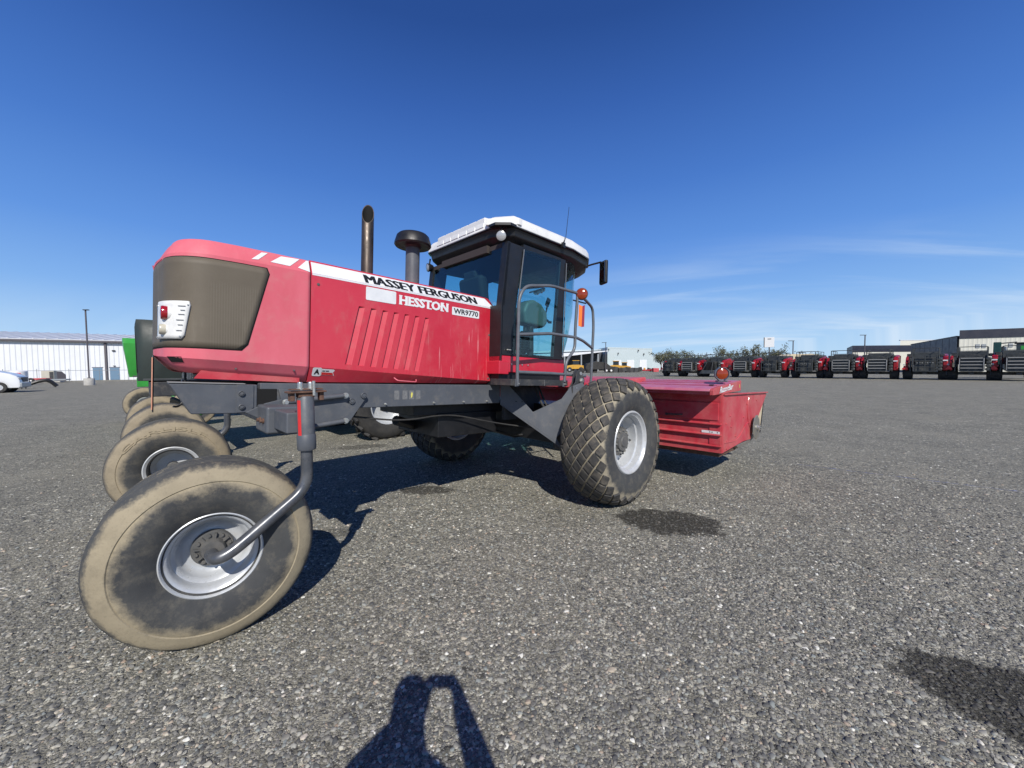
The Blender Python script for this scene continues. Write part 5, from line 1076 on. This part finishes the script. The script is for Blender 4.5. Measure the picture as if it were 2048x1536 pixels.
# grey workshop with canopy
r, Lg = wall_box('grey_workshop', (42.2, 170), (61.9, 170), 30, 9.7, 'wall_grey', 'large pale grey-green workshop with three white roller doors')
MB().prism([(0, 9.7), (0, 10.35), (12, 9.9), (19.7, 9.45), (19.7, 9.3)], (0, -.06, 0), (1, 0, 0), (0, 0, 1), (0, 29, 0)).build('parapet', 'wall_grey', r)
for px in (1235, 1261, 1286):
    x = (px-1024)/769*170-42.2; MB().bb(x-1.55, x+1.55, -.10, -.02, .05, 4.6).build('roller_door', 'siding_white', r)
for px, z in ((1217, 9.2), (1276, 8.7), (1236, 7.5), (1287, 7.1)):
    x = (px-1024)/769*170-42.2; m = MB(); m.box((x, -.45, z), (.22, .8, .7)); m.build('wall_light', 'dark_frame', r)
r2 = tag(empty('grey_annex', (61.96, 171, 0)), 'low grey annex on the right end of the workshop', 'building'); MB().bb(0, 8.5, 0, 20, 0, 6.2).build('wall', 'wall_grey', r2); MB().bb(4.2, 6.6, -.08, -.02, .05, 2.9).build('door', 'siding_white', r2); MB().bb(-0, 8.6, -.1, 20, 6.2, 6.35).build('coping', 'roof_metal', r2)
r3 = tag(empty('canopy_shed', (42.1, 165, 0)), 'open-fronted lean-to with a white roof joined to the workshop', 'building')
MB().prism([(-40, 3.9), (-1.8, 8.15), (-1.8, 8.45), (-40, 6.5)], (0, -4, 0), (1, 0, 0), (0, 0, 1), (0, .4, 0)).build('fascia', 'siding_white', r3)
MB().prism([(-40, 6.35), (-1.8, 8.35), (-1.8, 8.45), (-40, 6.5)], (0, -3.6, 0), (1, 0, 0), (0, 0, 1), (0, 20, 0)).build('roof', 'roof_metal', r3)
MB().prism([(-40, 0), (0, 0), (0, 8.6), (-40, 6.2)], (0, 14, 0), (1, 0, 0), (0, 0, 1), (0, .3, 0)).build('back_wall', 'wall_charcoal', r3)
MB().prism([(-40, 8.0), (0, 9.4), (0, 9.9), (-40, 9.2)], (0, 16, 0), (1, 0, 0), (0, 0, 1), (0, 14, 0)).build('upper_roof', 'wall_grey', r3)
for x_ in (-34, -27, -20, -13, -6): MB().bb(x_-.25, x_+.25, -3.9, -3.5, 0, 7.).build('post', 'galvanised', r3)

# right-hand showroom: navy fascia over cream wall, charcoal wing
r, Lb = wall_box('showroom', (87.0, 75.0), (118.0, 57.8), (12.0, 26), 6.62, 'siding_cream', 'cream showroom with a deep navy fascia at the right edge'); MB().prism([(-.05, -.12), (Lb+.1, -.12), (Lb+12, 26), (12, 26)], (0, 0, 6.62), (1, 0, 0), (0, 1, 0), (0, 0, 1.6)).build('fascia', 'fascia_navy', r)
for a in (2.2, 3.0, 6.4, 10.2): MB().bb(a, a+.55, -.10, -.02, 4.75, 5.45).build('vent', 'galvanised', r)
d = MB().bb(13, 17.2, -.1, -.02, .05, 4.2); d.build('roller_door', 'siding_white', r)
a0 = Vector((86.9, 75.3)); a1 = Vector((108.7, 105)); 
r, Lc = wall_box('showroom_wing', tuple(a1), tuple(a0), (-18, 14), 7.05, 'wall_charcoal', 'charcoal-panelled wing running back from the showroom')
for i in range(1, 8): MB().bb(Lc-i*4.6-.05, Lc-i*4.6+.05, -.03, .0, 0, 7.0).build('panel_joint', 'fascia_navy', r)
for a in (2.2, 5.6): MB().bb(Lc-a-1.0, Lc-a+.9, -.06, -.02, .1, 3.6).build('window', 'window_dark', r)
MB().bb(Lc-9.2, Lc-7.2, -.06, -.02, .1, 3.7).build('window', 'door_blue', r)
for a in (13.5, 17.5): MB().bb(Lc-a-1.5, Lc-a+1.5, -.06, -.02, 2.4, 3.6).build('window', 'window_dark', r)
MB().prism([(-.1, -.12), (Lc-.05, -.12), (Lc-18, 14), (-18, 14)], (0, 0, 7.05), (1, 0, 0), (0, 1, 0), (0, 0, .15)).build('coping', 'fascia_navy', r)
r, Ld = wall_box('low_store', (106.0, 120.0), (136.0, 120.0), (13.2, 17), 5.7, 'wall_cream', 'low cream building with a navy roof band behind the balers'); MB().prism([(-.1, -.15), (Ld, -.15), (Ld+13.2, 17), (13.1, 17)], (0, 0, 5.7), (1, 0, 0), (0, 1, 0), (0, 0, 1.95)).build('roof_band', 'fascia_navy', r)
for a in (3, 8, 13): MB().bb(a, a+2.2, -.06, -.02, 2.2, 4.4).build('window', 'window_dark', r)
r, Le = wall_box('far_warehouse', (142.0, 141.0), (175, 141), (25, 24), 10.4, 'wall_cream', 'pale warehouse roofline just above the charcoal wing'); MB().bb(-.1, Le, -.1, .4, 10.4, 10.65).build('coping', 'roof_metal', r)
# sign and poles
x, y = on_ground(1537.5, 90); sg_ = tag(empty('pylon_sign', (x, y, 0), (0, 0, radians(-32))), 'white rectangular sign board on a dark post above the balers', 'sign')
MB().bb(-.95, .95, -.22, .22, 5.95, 8.25).build('sign_box', 'white_paint', sg_, bev=.03); MB().bb(-1.10, -.96, -.24, .24, 5.93, 8.27).build('side_trim', 'dark_frame', sg_); MB().bb(-.12, .12, -.1, .1, 0, 5.93).build('post', 'dark_frame', sg_)
m = MB(); m.bb(-.35, .35, -.235, -.222, 7.75, 7.95); m.build('sign_mark', 'decal_grey', sg_)
for px, d, h, lb in ((1585, 90, 7.4, 'slim light pole standing right of the pylon sign'), (1728, 90, 8.6, 'slim light pole before the low cream building'), (1211.5, 110, 8.6, 'slim light pole before the open lean-to'), (1413, 120, 5.9, 'short bare pole above the left end of the baler row')):
    x, y = on_ground(px, d); q = tag(empty('light_pole', (x, y, 0)), lb, 'light pole', 'yard light poles'); m = MB(); m.tube([(0, 0, 0), (0, 0, h)], .11, 8); m.build('pole', 'pole_steel', q)
    if h > 7: MB().box((-.45, 0, h), (1.3, .3, .12)).build('lamp_head', 'dark_frame', q)

# ------------------------------------------------------------------ row of big balers, their backs to the yard
def make_baler(kind):
    """local frame: x across, y away from the viewer, z up; origin on the ground below the chute"""
    r = empty('baler')
    # tyres
    for x in (-1.15, 1.15):
        t = MB(); t.lathe([(.30, -.30), (.55, -.33), (.64, -.28), (.66, -.15), (.66, .15), (.64, .28), (.55, .33), (.30, .30)], 22, (x, 2.1, .66), 'X')
        for i in range(14):
            a = 2*pi*i/14; t.box((x, 2.1+.67*cos(a), .66+.67*sin(a)), (.56, .07, .05), Matrix.Rotation(a-pi/2, 3, 'X') @ Matrix.Rotation(.5, 3, 'Z'))
        t.build('tyre', 'tyre_black', r)
    m = MB(); m.bb(-1.2, 1.2, 1.7, 2.4, .55, .85); m.bb(-.15, .15, .5, 6.2, .6, .8); m.build('axle', 'baler_black', r)
    m = MB(); m.bb(-.66, .66, .5, 6.0, .95, 2.35); m.build('bale_chamber', 'baler_black', r, bev=.03)
    m = MB(); m.bb(-.85, .85, 2.6, 6.4, 1.6, 2.95); m.build('machine_body', 'baler_grey', r, bev=.06)
    # shrouds on both sides, the right one red with a pale stripe
    def shroud(x0, x1, mat, nm):
        m = MB(); m.prism([(1.1, 1.0), (4.4, .9), (4.6, 2.3), (3.6, 2.75), (1.6, 2.45), (1.0, 1.9)], (x0, 0, 0), (0, 1, 0), (0, 0, 1), (x1-x0, 0, 0)); return m.build(nm, mat, r, bev=.08, seg=2)
    sh = shroud(1.08, 1.42, 'baler_red', 'side_shroud'); shroud(-1.30, -1.12, 'baler_red', 'side_shroud')
    MB().bb(1.10, 1.40, .93, 1.02, 1.98, 2.10).build('stripe', 'decal_white', sh)
    for x in (-1.0, .98): MB().prism([(.9, .9), (1.9, .9), (2.1, 1.6), (1.8, 2.3), (.9, 2.3)], (x, 0, 0), (0, 1, 0), (0, 0, 1), (.08 if x < 0 else .08, 0, 0)).build('side_frame', 'baler_grey', r, bev=.01)
    m = MB()     # twine boxes / fans: ribbed round grey pods left and right of the chute
    for x in (.92,):
        for k in range(4): m.lathe([(.001, -.16), (.12, -.16), (.17, -.10), (.18, -.02), (.001, 0)], 10, (x, .92, 1.12+.34*k), 'Y')
    m.build('twine_pods', 'baler_grey', r)
    if kind == 'slats':
        m = MB(); m.bb(-.72, .72, .30, .42, .92, 2.62); m.build('gate', 'baler_black', r, bev=.02)
        m = MB()
        for z in (1.18, 1.50, 1.82, 2.15): m.prism([(0, z), (-.14, z+.02), (-.14, z+.07), (0, z+.10)], (-.62, .30, 0), (0, 1, 0), (0, 0, 1), (1.24, 0, 0))
        m.build('gate_slats', 'slat_light', r)
        for x in (-.70, .66): MB().prism([(.28, 1.0), (.20, 1.0), (.12, 1.5), (.20, 2.2), (.28, 2.2)], (x, 0, 0), (0, 1, 0), (0, 0, 1), (.05, 0, 0)).build('gate_arm', 'slat_light', r)
        m = MB(); m.tube(bez([(-.66, .2, 1.0), (-.66, -.05, .92), (.66, -.05, .92), (.66, .2, 1.0)], .1, 3), .035, 6); m.build('roller_bar', 'baler_grey', r)
    elif kind == 'rack':
        m = MB()
        for x in (-.75, .0, .75): m.tube([(x, .1, .92), (x, .1, 2.55)], .035, 6)
        for z in (.92, 1.35, 2.0, 2.55): m.tube([(-.75, .1, z), (.75, .1, z)], .035, 6)
        m.build('bale_rack', 'baler_grey', r)
        m = MB(); m.bb(-.62, .62, .40, .52, .95, 2.30); m.bb(-.66, .66, .35, .5, 2.05, 2.3); m.build('gate', 'baler_black', r); m = MB()
        for i in range(7): m.lathe([(.001, -.03), (.05, -.03), (.05, 0)], 8, (-.5+i*.166, .39, 1.85 if i % 2 else 1.80))
        m.build('knotter_caps', 'slat_light', r)
    else:
        m = MB(); m.prism([(-.62, 1.02), (.62, 1.02), (.40, 2.2), (-.40, 2.2)], (0, .35, 0), (1, 0, 0), (0, 0, 1), (0, .08, 0)); m.build('gate', 'black_hollow', r)
        m = MB(); m.prism([(-.95, .52), (.95, .52), (.70, 1.02), (-.70, 1.02)], (0, -.9, 0), (1, 0, 0), (0, .25, 1), (0, .08, 0)); m.build('chute', 'baler_grey', r, bev=.02)
        m = MB(); m.tube([(.62, -.85, .75), (.35, .3, 2.25)], .03, 6); m.tube([(-.62, -.85, .75), (-.35, .3, 2.25)], .03, 6); m.build('chute_stay', 'baler_grey', r)
    # top deck rail
    m = MB(); y0, y1 = .9, 5.0
    m.tube(bez([(-.85, y0, 2.3), (-.85, y0, 3.35), (.85, y0, 3.35), (.85, y0, 2.3)], .1, 3), .036, 6)
    for x in (-.85, .85):
        m.tube([(x, y0, 3.33), (x, y1, 3.33)], .036, 6)
        for y in (2.2, 3.6, y1): m.tube([(x, y, 2.5), (x, y, 3.33)], .025, 6)
    m.tube([(-.85, y0, 2.95), (.85, y0, 2.95)], .022, 6); m.build('deck_rail', 'baler_grey', r)
    m = MB(); m.bb(-1.25, -.9, 2.0, 3.6, 2.35, 2.8); m.bb(.9, 1.2, 2.2, 3.4, 2.4, 2.7); m.build('top_box', 'baler_black', r, bev=.04)
    for x in (-1.36, 1.42): m = MB(); m.lathe([(.001, -.04), (.06, -.03), (.065, .0), (.001, .0)], 10, (x, .98, 1.45)); m.build('tail_lamp', 'lens_red', r)
    m = MB(); m.prism([(-.24, 1.10), (.24, 1.10), (0, 1.52)], (-1.32, .86, 0), (1, 0, 0), (0, 0, 1), (0, .02, 0)); m.build('safety_triangle', 'decal_red', r)
    m = MB(); m.lathe([(.001, -.04), (.07, -.03), (.07, .0), (.001, 0)], 10, (-1.38, .9, 1.62)); m.build('round_lamp', 'lamp_clear', r)
    m = MB(); m.prism([(0, .55), (1.3, .55), (1.2, 1.0), (.2, 1.2)], (-1.50, 1.3, 0), (0, 1, 0), (0, 0, 1), (.05, 0, 0)); m.build('mudflap', 'baler_grey', r)
    return r
protos = {}
BAL = [(1335, 'rack', 'black baler with an open rear rack, leftmost of the row'), (1372, 'slats', 'black baler with a dark red flank, next to the leftmost one'), (1418, 'ramp', 'black baler with its rear chute folded down, left of the amber header lamp'),
       (1478, 'slats', 'slatted baler just right of the amber header lamp'), (1536, 'rack', 'baler with an open rack, below the white pylon sign'), (1607, 'rack', 'open-racked baler, right of the pylon sign'),
       (1680, 'slats', 'slatted baler before the left end of the low cream building'), (1753, 'slats', 'slatted baler before the middle of the low cream building'), (1849, 'rack', 'racked baler before the charcoal wing'),
       (1942, 'slats', 'slatted baler before the left corner of the cream showroom'), (2040, 'slats', 'slatted baler cut off by the right edge of the picture')]
BA = Vector((25.8, 63.8)); BB_ = Vector((45.6, 40.0)); bdir = (BB_-BA).normalized(); brot = atan2(bdir.y, bdir.x)
for i, (px, kind, lb) in enumerate(BAL):
    k = (px-1024)/769; t = (BA.x-k*BA.y)/(k*bdir.y-bdir.x); p = BA+bdir*t
    if kind not in protos: protos[kind] = o = make_baler(kind)
    else: o = copy_tree(protos[kind])
    o.location = (p.x, p.y, 0); o.rotation_euler = (0, 0, brot+random.uniform(-.05, .05)); o.scale = (1.17, 1, 1.03); o['label'] = lb; o['category'] = 'baler'; o['group'] = 'balers parked in a row'
# green harvester behind the last balers
x, y = 55.2, 44.0; gh = tag(empty('harvester', (x, y, 0), (0, 0, brot)), 'dark green harvester with a glazed cab behind the last two balers', 'harvester')
MB().bb(-.15, .42, 0, .5, 1.6, 4.15).build('side_tower', 'tower_green', gh, bev=.05); MB().bb(.42, 2.6, .2, 3, 1.0, 2.7).build('body', 'baler_grey', gh, bev=.08); MB().bb(1.45, 2.6, .0, 1.2, 2.7, 3.9).build('cab', 'window_dark', gh, bev=.08); MB().bb(1.35, 2.7, -.1, 1.3, 3.9, 4.05).build('cab_roof', 'baler_black', gh, bev=.04)
MB().bb(1.75, 2.3, -.03, .0, 3.0, 3.7).build('windscreen_tint', 'green_paint', gh)
m = MB(); m.tube([(.42, .2, 4.0), (1.5, .3, 4.1)], .06, 8); m.build('auger_tube', 'baler_grey', gh); m = MB(); m.tube([(.7, .2, 1.2), (.75, .2, 3.6)], .14, 8); m.build('exhaust_stack', 'galvanised', gh)
for x_ in (.3, 2.4):
    m = MB(); m.lathe([(.3, -.3), (.75, -.3), (.85, -.2), (.85, .2), (.75, .3), (.3, .3)], 22, (x_, 1, .85), 'X'); m.build('tyre', 'tyre_black', gh)

# ------------------------------------------------------------------ plant far off by the workshop
def loader(px, d, lb, s=1., mat='yellow_paint'):
    x, y = on_ground(px, d); r = tag(empty('wheel_loader', (x, y, 0), (0, 0, random.uniform(-.4, .4))), lb, 'loader', 'yellow machines by the workshop'); r.scale = (s, s, s)
    MB().prism([(-3, 1.0), (2.2, 1.0), (2.4, 2.0), (1.0, 2.3), (-1.0, 2.3), (-3, 2.0)], (0, -1.1, 0), (1, 0, 0), (0, 0, 1), (0, 2.2, 0)).build('body', mat, r, bev=.1)
    MB().bb(-.9, .9, -.9, .9, 2.3, 3.5).build('cab', 'window_dark', r, bev=.08); MB().bb(-1.1, 1.1, -1.0, 1.0, 3.5, 3.68).build('cab_roof', mat, r, bev=.05)
    MB().prism([(2.0, 1.2), (3.6, .5), (3.9, .6), (2.3, 1.6)], (0, -.9, 0), (1, 0, 0), (0, 0, 1), (0, 1.8, 0)).build('loader_arm', mat, r); MB().prism([(3.4, .1), (4.5, .1), (4.4, .35), (3.8, .4), (3.6, 1.2), (3.4, 1.2)], (0, -1.3, 0), (1, 0, 0), (0, 0, 1), (0, 2.6, 0)).build('bucket', mat, r)
    for x_ in (-1.9, 1.6):
        for y_ in (-1.1, 1.1):
            m = MB(); m.lathe([(.3, -.25), (.7, -.25), (.78, -.15), (.78, .15), (.7, .25), (.3, .25)], 20, (x_, y_, .78)); t = m.build('tyre', 'tyre_black', r); m = MB(); m.lathe([(.31, -.2), (.25, -.1), (.001, -.1)], 16, (x_, y_, .78)); m.build('rim', 'rim_silver', t)
loader(1152, 126, 'yellow wheel loader before the dark opening of the lean-to', 1.05); loader(1232, 118, 'yellow machine half hidden behind black piles, before the first roller door', .95)
loader(1249, 124, 'second yellow machine, nearer the middle roller door', .85)
def tyre_stack(px, d, n, lb, R=.75):
    x, y = on_ground(px, d)
    for k in range(n):
        r = empty('old_tyre', (x+random.uniform(-.15, .15), y, .20+.38*k), (0, 0, 0)); r.name = 'old_tyre'
        m = MB(); m.lathe([(.38, -.17), (R*.9, -.19), (R, -.1), (R, .1), (R*.9, .19), (.38, .17)], 20, ax='Z', close=True); o = m.build('old_tyre', 'tyre_black'); o.location = r.location; bpy.data.objects.remove(r)
        o['label'] = lb % ('bottom', 'second', 'third', 'fourth', 'fifth')[k] if k < n-1 else lb % 'top'; o['category'] = 'tyre'; o['group'] = 'stacked old tyres by the lean-to'
tyre_stack(1163, 108, 3, '%s tyre of the stack left of the lean-to pole', .8); tyre_stack(1176, 110, 3, '%s tyre of the stack just right of the leftmost pile', .75); tyre_stack(1189, 112, 4, '%s tyre of the stack seen between the handrails', .75); tyre_stack(1267, 122, 3, '%s tyre of the stack before the middle roller door', .9)
def trailer(px, d, lb):
    x, y = on_ground(px, d); r = tag(empty('dark_trailer', (x, y, 0), (0, 0, .1)), lb, 'trailer')
    MB().prism([(-5, .9), (3.2, .9), (3.2, 1.3), (1.0, 2.9), (-2.0, 3.3), (-4.6, 2.6), (-5, 1.6)], (0, -1.1, 0), (1, 0, 0), (0, 0, 1), (0, 2.2, 0)).build('load', 'tyre_black', r, bev=.15)
    for x_ in (1.1, 2.5):
        m = MB(); m.lathe([(.3, -.25), (.62, -.25), (.66, -.1), (.66, .2), (.3, .25)], 20, (x_, -1.1, .66)); t = m.build('tyre', 'tyre_black', r); m = MB(); m.lathe([(.34, -.24), (.30, -.12), (.001, -.16)], 18, (x_, -1.1, .66)); m.build('rim', 'white_paint', t)
    MB().bb(3.2, 4.6, -.3, .3, .7, .9).build('drawbar', 'baler_black', r)
trailer(1203, 112, 'black-loaded twin-axle trailer with white wheels before the workshop corner')
x, y = on_ground(1248, 112); q = tag(empty('scrap_row', (x, y, 0)), 'long low row of black machinery parts in front of the roller doors', 'machinery')
for i in range(9): MB().box((-4.6+i*1.15, random.uniform(-.3, .3), .55+random.uniform(0, .35)), (1.2, 1.0, 1.1+random.uniform(0, .8)), Matrix.Rotation(random.uniform(-.3, .3), 3, 'Y')).build('machine_part', random.choice(('tyre_black', 'baler_black', 'dark_frame')), q, bev=.08)
x, y = on_ground(1291, 120); q = tag(empty('small_implement', (x, y, 0)), 'small red implement lying right of the last roller door', 'implement'); MB().bb(-2.2, 2.0, -.5, .5, .3, .75).build('beam', 'baler_red', q, bev=.05); MB().box((1.2, 0, .7), (1.2, .8, .9), Matrix.Rotation(.3, 3, 'Y')).build('rotor', 'baler_black', q, bev=.05); MB().box((-.3, 0, .9), (.5, .5, .8)).build('seat', 'yellow_paint', q, bev=.05)
x, y = on_ground(1311, 118); q = tag(empty('red_bin', (x, y, 0)), 'small dark red bin left of the first baler', 'bin'); MB().prism([(-.8, 0), (.7, 0), (.9, 1.1), (-.9, 1.2)], (0, -.7, 0), (1, 0, 0), (0, 0, 1), (0, 1.4, 0)).build('bin_body', 'header_red', q, bev=.05)
x, y = on_ground(1605, 70); q = tag(empty('yellow_combine', (x, y, 0)), 'yellow tank top of a machine hidden behind the balers, right of the sign', 'machine'); MB().prism([(-3.2, 1), (3.2, 1), (3.4, 3.4), (1.8, 3.75), (-1.8, 3.75), (-3.4, 3.3)], (0, 0, 0), (1, 0, 0), (0, 0, 1), (0, 3, 0)).build('grain_tank', 'canvas_tan', q, bev=.1)

# ------------------------------------------------------------------ scrubby trees behind the row
def tree(px, d, h, w, lb, dense=1.):
    x, y = on_ground(px, d); r = tag(empty('tree', (x, y, 0)), lb, 'tree', 'trees beyond the balers')
    rnd = random.Random(int(px*7)); m = MB(); tips = []
    m.tube([(0, 0, 0), (.1, 0, h*.25), (.0, .1, h*.5)], [.22, .16, .10], 7)
    for i in range(11):
        a = rnd.uniform(0, 6.28); z0 = h*rnd.uniform(.15, .5); L_ = w*rnd.uniform(.3, .55); top = Vector((cos(a)*L_, sin(a)*L_, min(h, z0+h*rnd.uniform(.25, .55)))); mid = Vector((cos(a)*L_*.4, sin(a)*L_*.4, lerp(z0, top.z, .6)))
        m.tube([(0, 0, z0), mid, top], [.09, .06, .02], 5); tips += [top, mid.lerp(top, .5), mid]
    m.build('trunk', 'bark', r)
    c = MB()
    for tp in tips:
        for k in range(int(26*dense)):
            p = tp+Vector((rnd.gauss(0, .38), rnd.gauss(0, .38), rnd.gauss(.15, .42))); s_ = rnd.uniform(.09, .27); n = Vector((rnd.uniform(-1, 1), rnd.uniform(-1, 1), rnd.uniform(-.3, 1))).normalized(); a = n.orthogonal().normalized()*s_; b = n.cross(a)*.55
            c.add([p-a, p-b, p+a, p+b], [(0, 1, 2, 3)])
    c.build('crown', 'bush_leaf', r)
TR = [(1322, 128, 7.4, 7, 1.3), (1338, 124, 8.2, 8, 1.6), (1350, 126, 7.6, 7, 1.4), (1370, 130, 8.2, 6, 1.), (1392, 126, 7.2, 7, 1.), (1422, 124, 6.3, 6, .8), (1448, 118, 8.8, 7, 1.2), (1462, 120, 7.5, 6, 1), (1480, 118, 6.6, 6, .8), (1500, 112, 8.2, 5, 1.), (1520, 108, 8.6, 6, 1.3), (1546, 104, 7.6, 7, 1.5), (1562, 106, 6.4, 6, 1.2), (1590, 108, 5.6, 5, .8), (1635, 110, 5.5, 5, .7)]
LBL = ['leftmost scrubby tree, above the first baler', 'full tan-green tree above the first baler', 'tree joined to the right of the full tan-green one', 'tall thin tree above the second baler', 'low tree just right of the tall thin one', 'small tree behind the baler with the folded chute', 'tall feathery tree above the amber header lamp', 'tree on the right side of the tall feathery one', 'low scrub tree left of the pylon sign', 'thin pointed tree left of the pylon sign', 'dark bushy tree directly left of the pylon sign', 'broad dark tree behind the pylon sign post', 'low tree right of the pylon sign post', 'small sparse tree near the slim light pole', 'rightmost small tree behind the balers']
for (px, d, h, w, dn), lb in zip(TR, LBL): tree(px, d, h*.90, w*.85, lb, dn)

# ------------------------------------------------------------------ the photographer, whose shadow falls into the picture
def person():
    J = {}; E = []; Rr = []
    def j(n, p, r): J[n] = len(Rr); Rr.append((Vector(p), r))
    cx = -.10; cy = -.30
    j('pelvis', (cx, cy-.02, .95), .15); j('waist', (cx, cy-.01, 1.13), .14); j('chest', (cx, cy, 1.38), .175); j('neck', (cx-.02, cy+.04, 1.55), .075); j('head', (cx-.03, cy+.11, 1.68), .105); j('crown', (cx-.03, cy+.10, 1.77), .100)
    for s_, n in ((-1, 'l'), (1, 'r')):
        j('hip'+n, (cx+s_*.10, cy-.02, .90), .10); j('knee'+n, (cx+s_*.13, cy+.02, .50), .062); j('ankle'+n, (cx+s_*.14, cy-.02, .10), .045); j('toe'+n, (cx+s_*.16, cy+.16, .045), .04)
    j('shl', (cx-.20, cy+.01, 1.46), .075); j('ell', (cx-.25, cy+.16, 1.36), .085); j('wrl', (-.10, -.09, 1.63), .046); j('hal', (-.078, -.045, 1.68), .034)
    j('shr', (cx+.20, cy+.01, 1.46), .075); j('elr', (cx+.32, cy+.15, 1.30), .082); j('wrr', (.11, -.09, 1.61), .048); j('har', (.088, -.045, 1.67), .034)
    ch = [('pelvis', 'waist'), ('waist', 'chest'), ('chest', 'neck'), ('neck', 'head'), ('head', 'crown'), ('chest', 'shl'), ('shl', 'ell'), ('ell', 'wrl'), ('wrl', 'hal'), ('chest', 'shr'), ('shr', 'elr'), ('elr', 'wrr'), ('wrr', 'har')]
    for n in 'lr': ch += [('pelvis', 'hip'+n), ('hip'+n, 'knee'+n), ('knee'+n, 'ankle'+n), ('ankle'+n, 'toe'+n)]
    for s_, n in ((-1, 'l'), (1, 'r')):
        hx = -.078 if s_ < 0 else .088; base = 'hal' if s_ < 0 else 'har'
        for k in range(4):
            a = f'f{n}{k}a'; b = f'f{n}{k}b'; j(a, (hx-s_*.005, -.030, 1.715-.020*k), .0095); j(b, (hx-s_*.035-s_*.004*(k % 2), -.026, 1.722-.021*k), .0085); ch += [(base, a), (a, b)]
        j('t'+n, (hx-s_*.02, -.055, 1.665), .011); j('u'+n, (hx-s_*.045, -.045, 1.69), .009); ch += [(base, 't'+n), ('t'+n, 'u'+n)]
    me = bpy.data.meshes.new('person'); me.from_pydata([p for p, r in Rr], [(J[a], J[b]) for a, b in ch], []); o = bpy.data.objects.new('person', me); COL.objects.link(o)
    sk = o.modifiers.new('skin', 'SKIN'); sk.use_smooth_shade = True
    for i, (p, r) in enumerate(Rr): me.skin_vertices[0].data[i].radius = (r, r)
    me.skin_vertices[0].data[0].use_root = True
    sb = o.modifiers.new('sub', 'SUBSURF'); sb.levels = 1; sb.render_levels = 1; me.materials.append(MATS['jacket'])
    tag(o, 'person in dark clothes holding up a phone, whose shadow falls on the gravel', 'person')
    f = MB(); f.lathe([(.001, -.03), (.06, -.025), (.085, .02), (.088, .07), (.07, .11), (.001, .125)], 16, (cx-.03, cy+.10, 1.72), 'Z'); f.build('hair', 'hair', o, smooth=True)
    m = MB(); m.box((.005, -.016, 1.690), (.150, .009, .078)); ph = m.build('phone', 'black_plastic', bev=.004); tag(ph, 'dark phone held sideways in both hands of the photographer', 'phone')
if 'persona' != '': person()
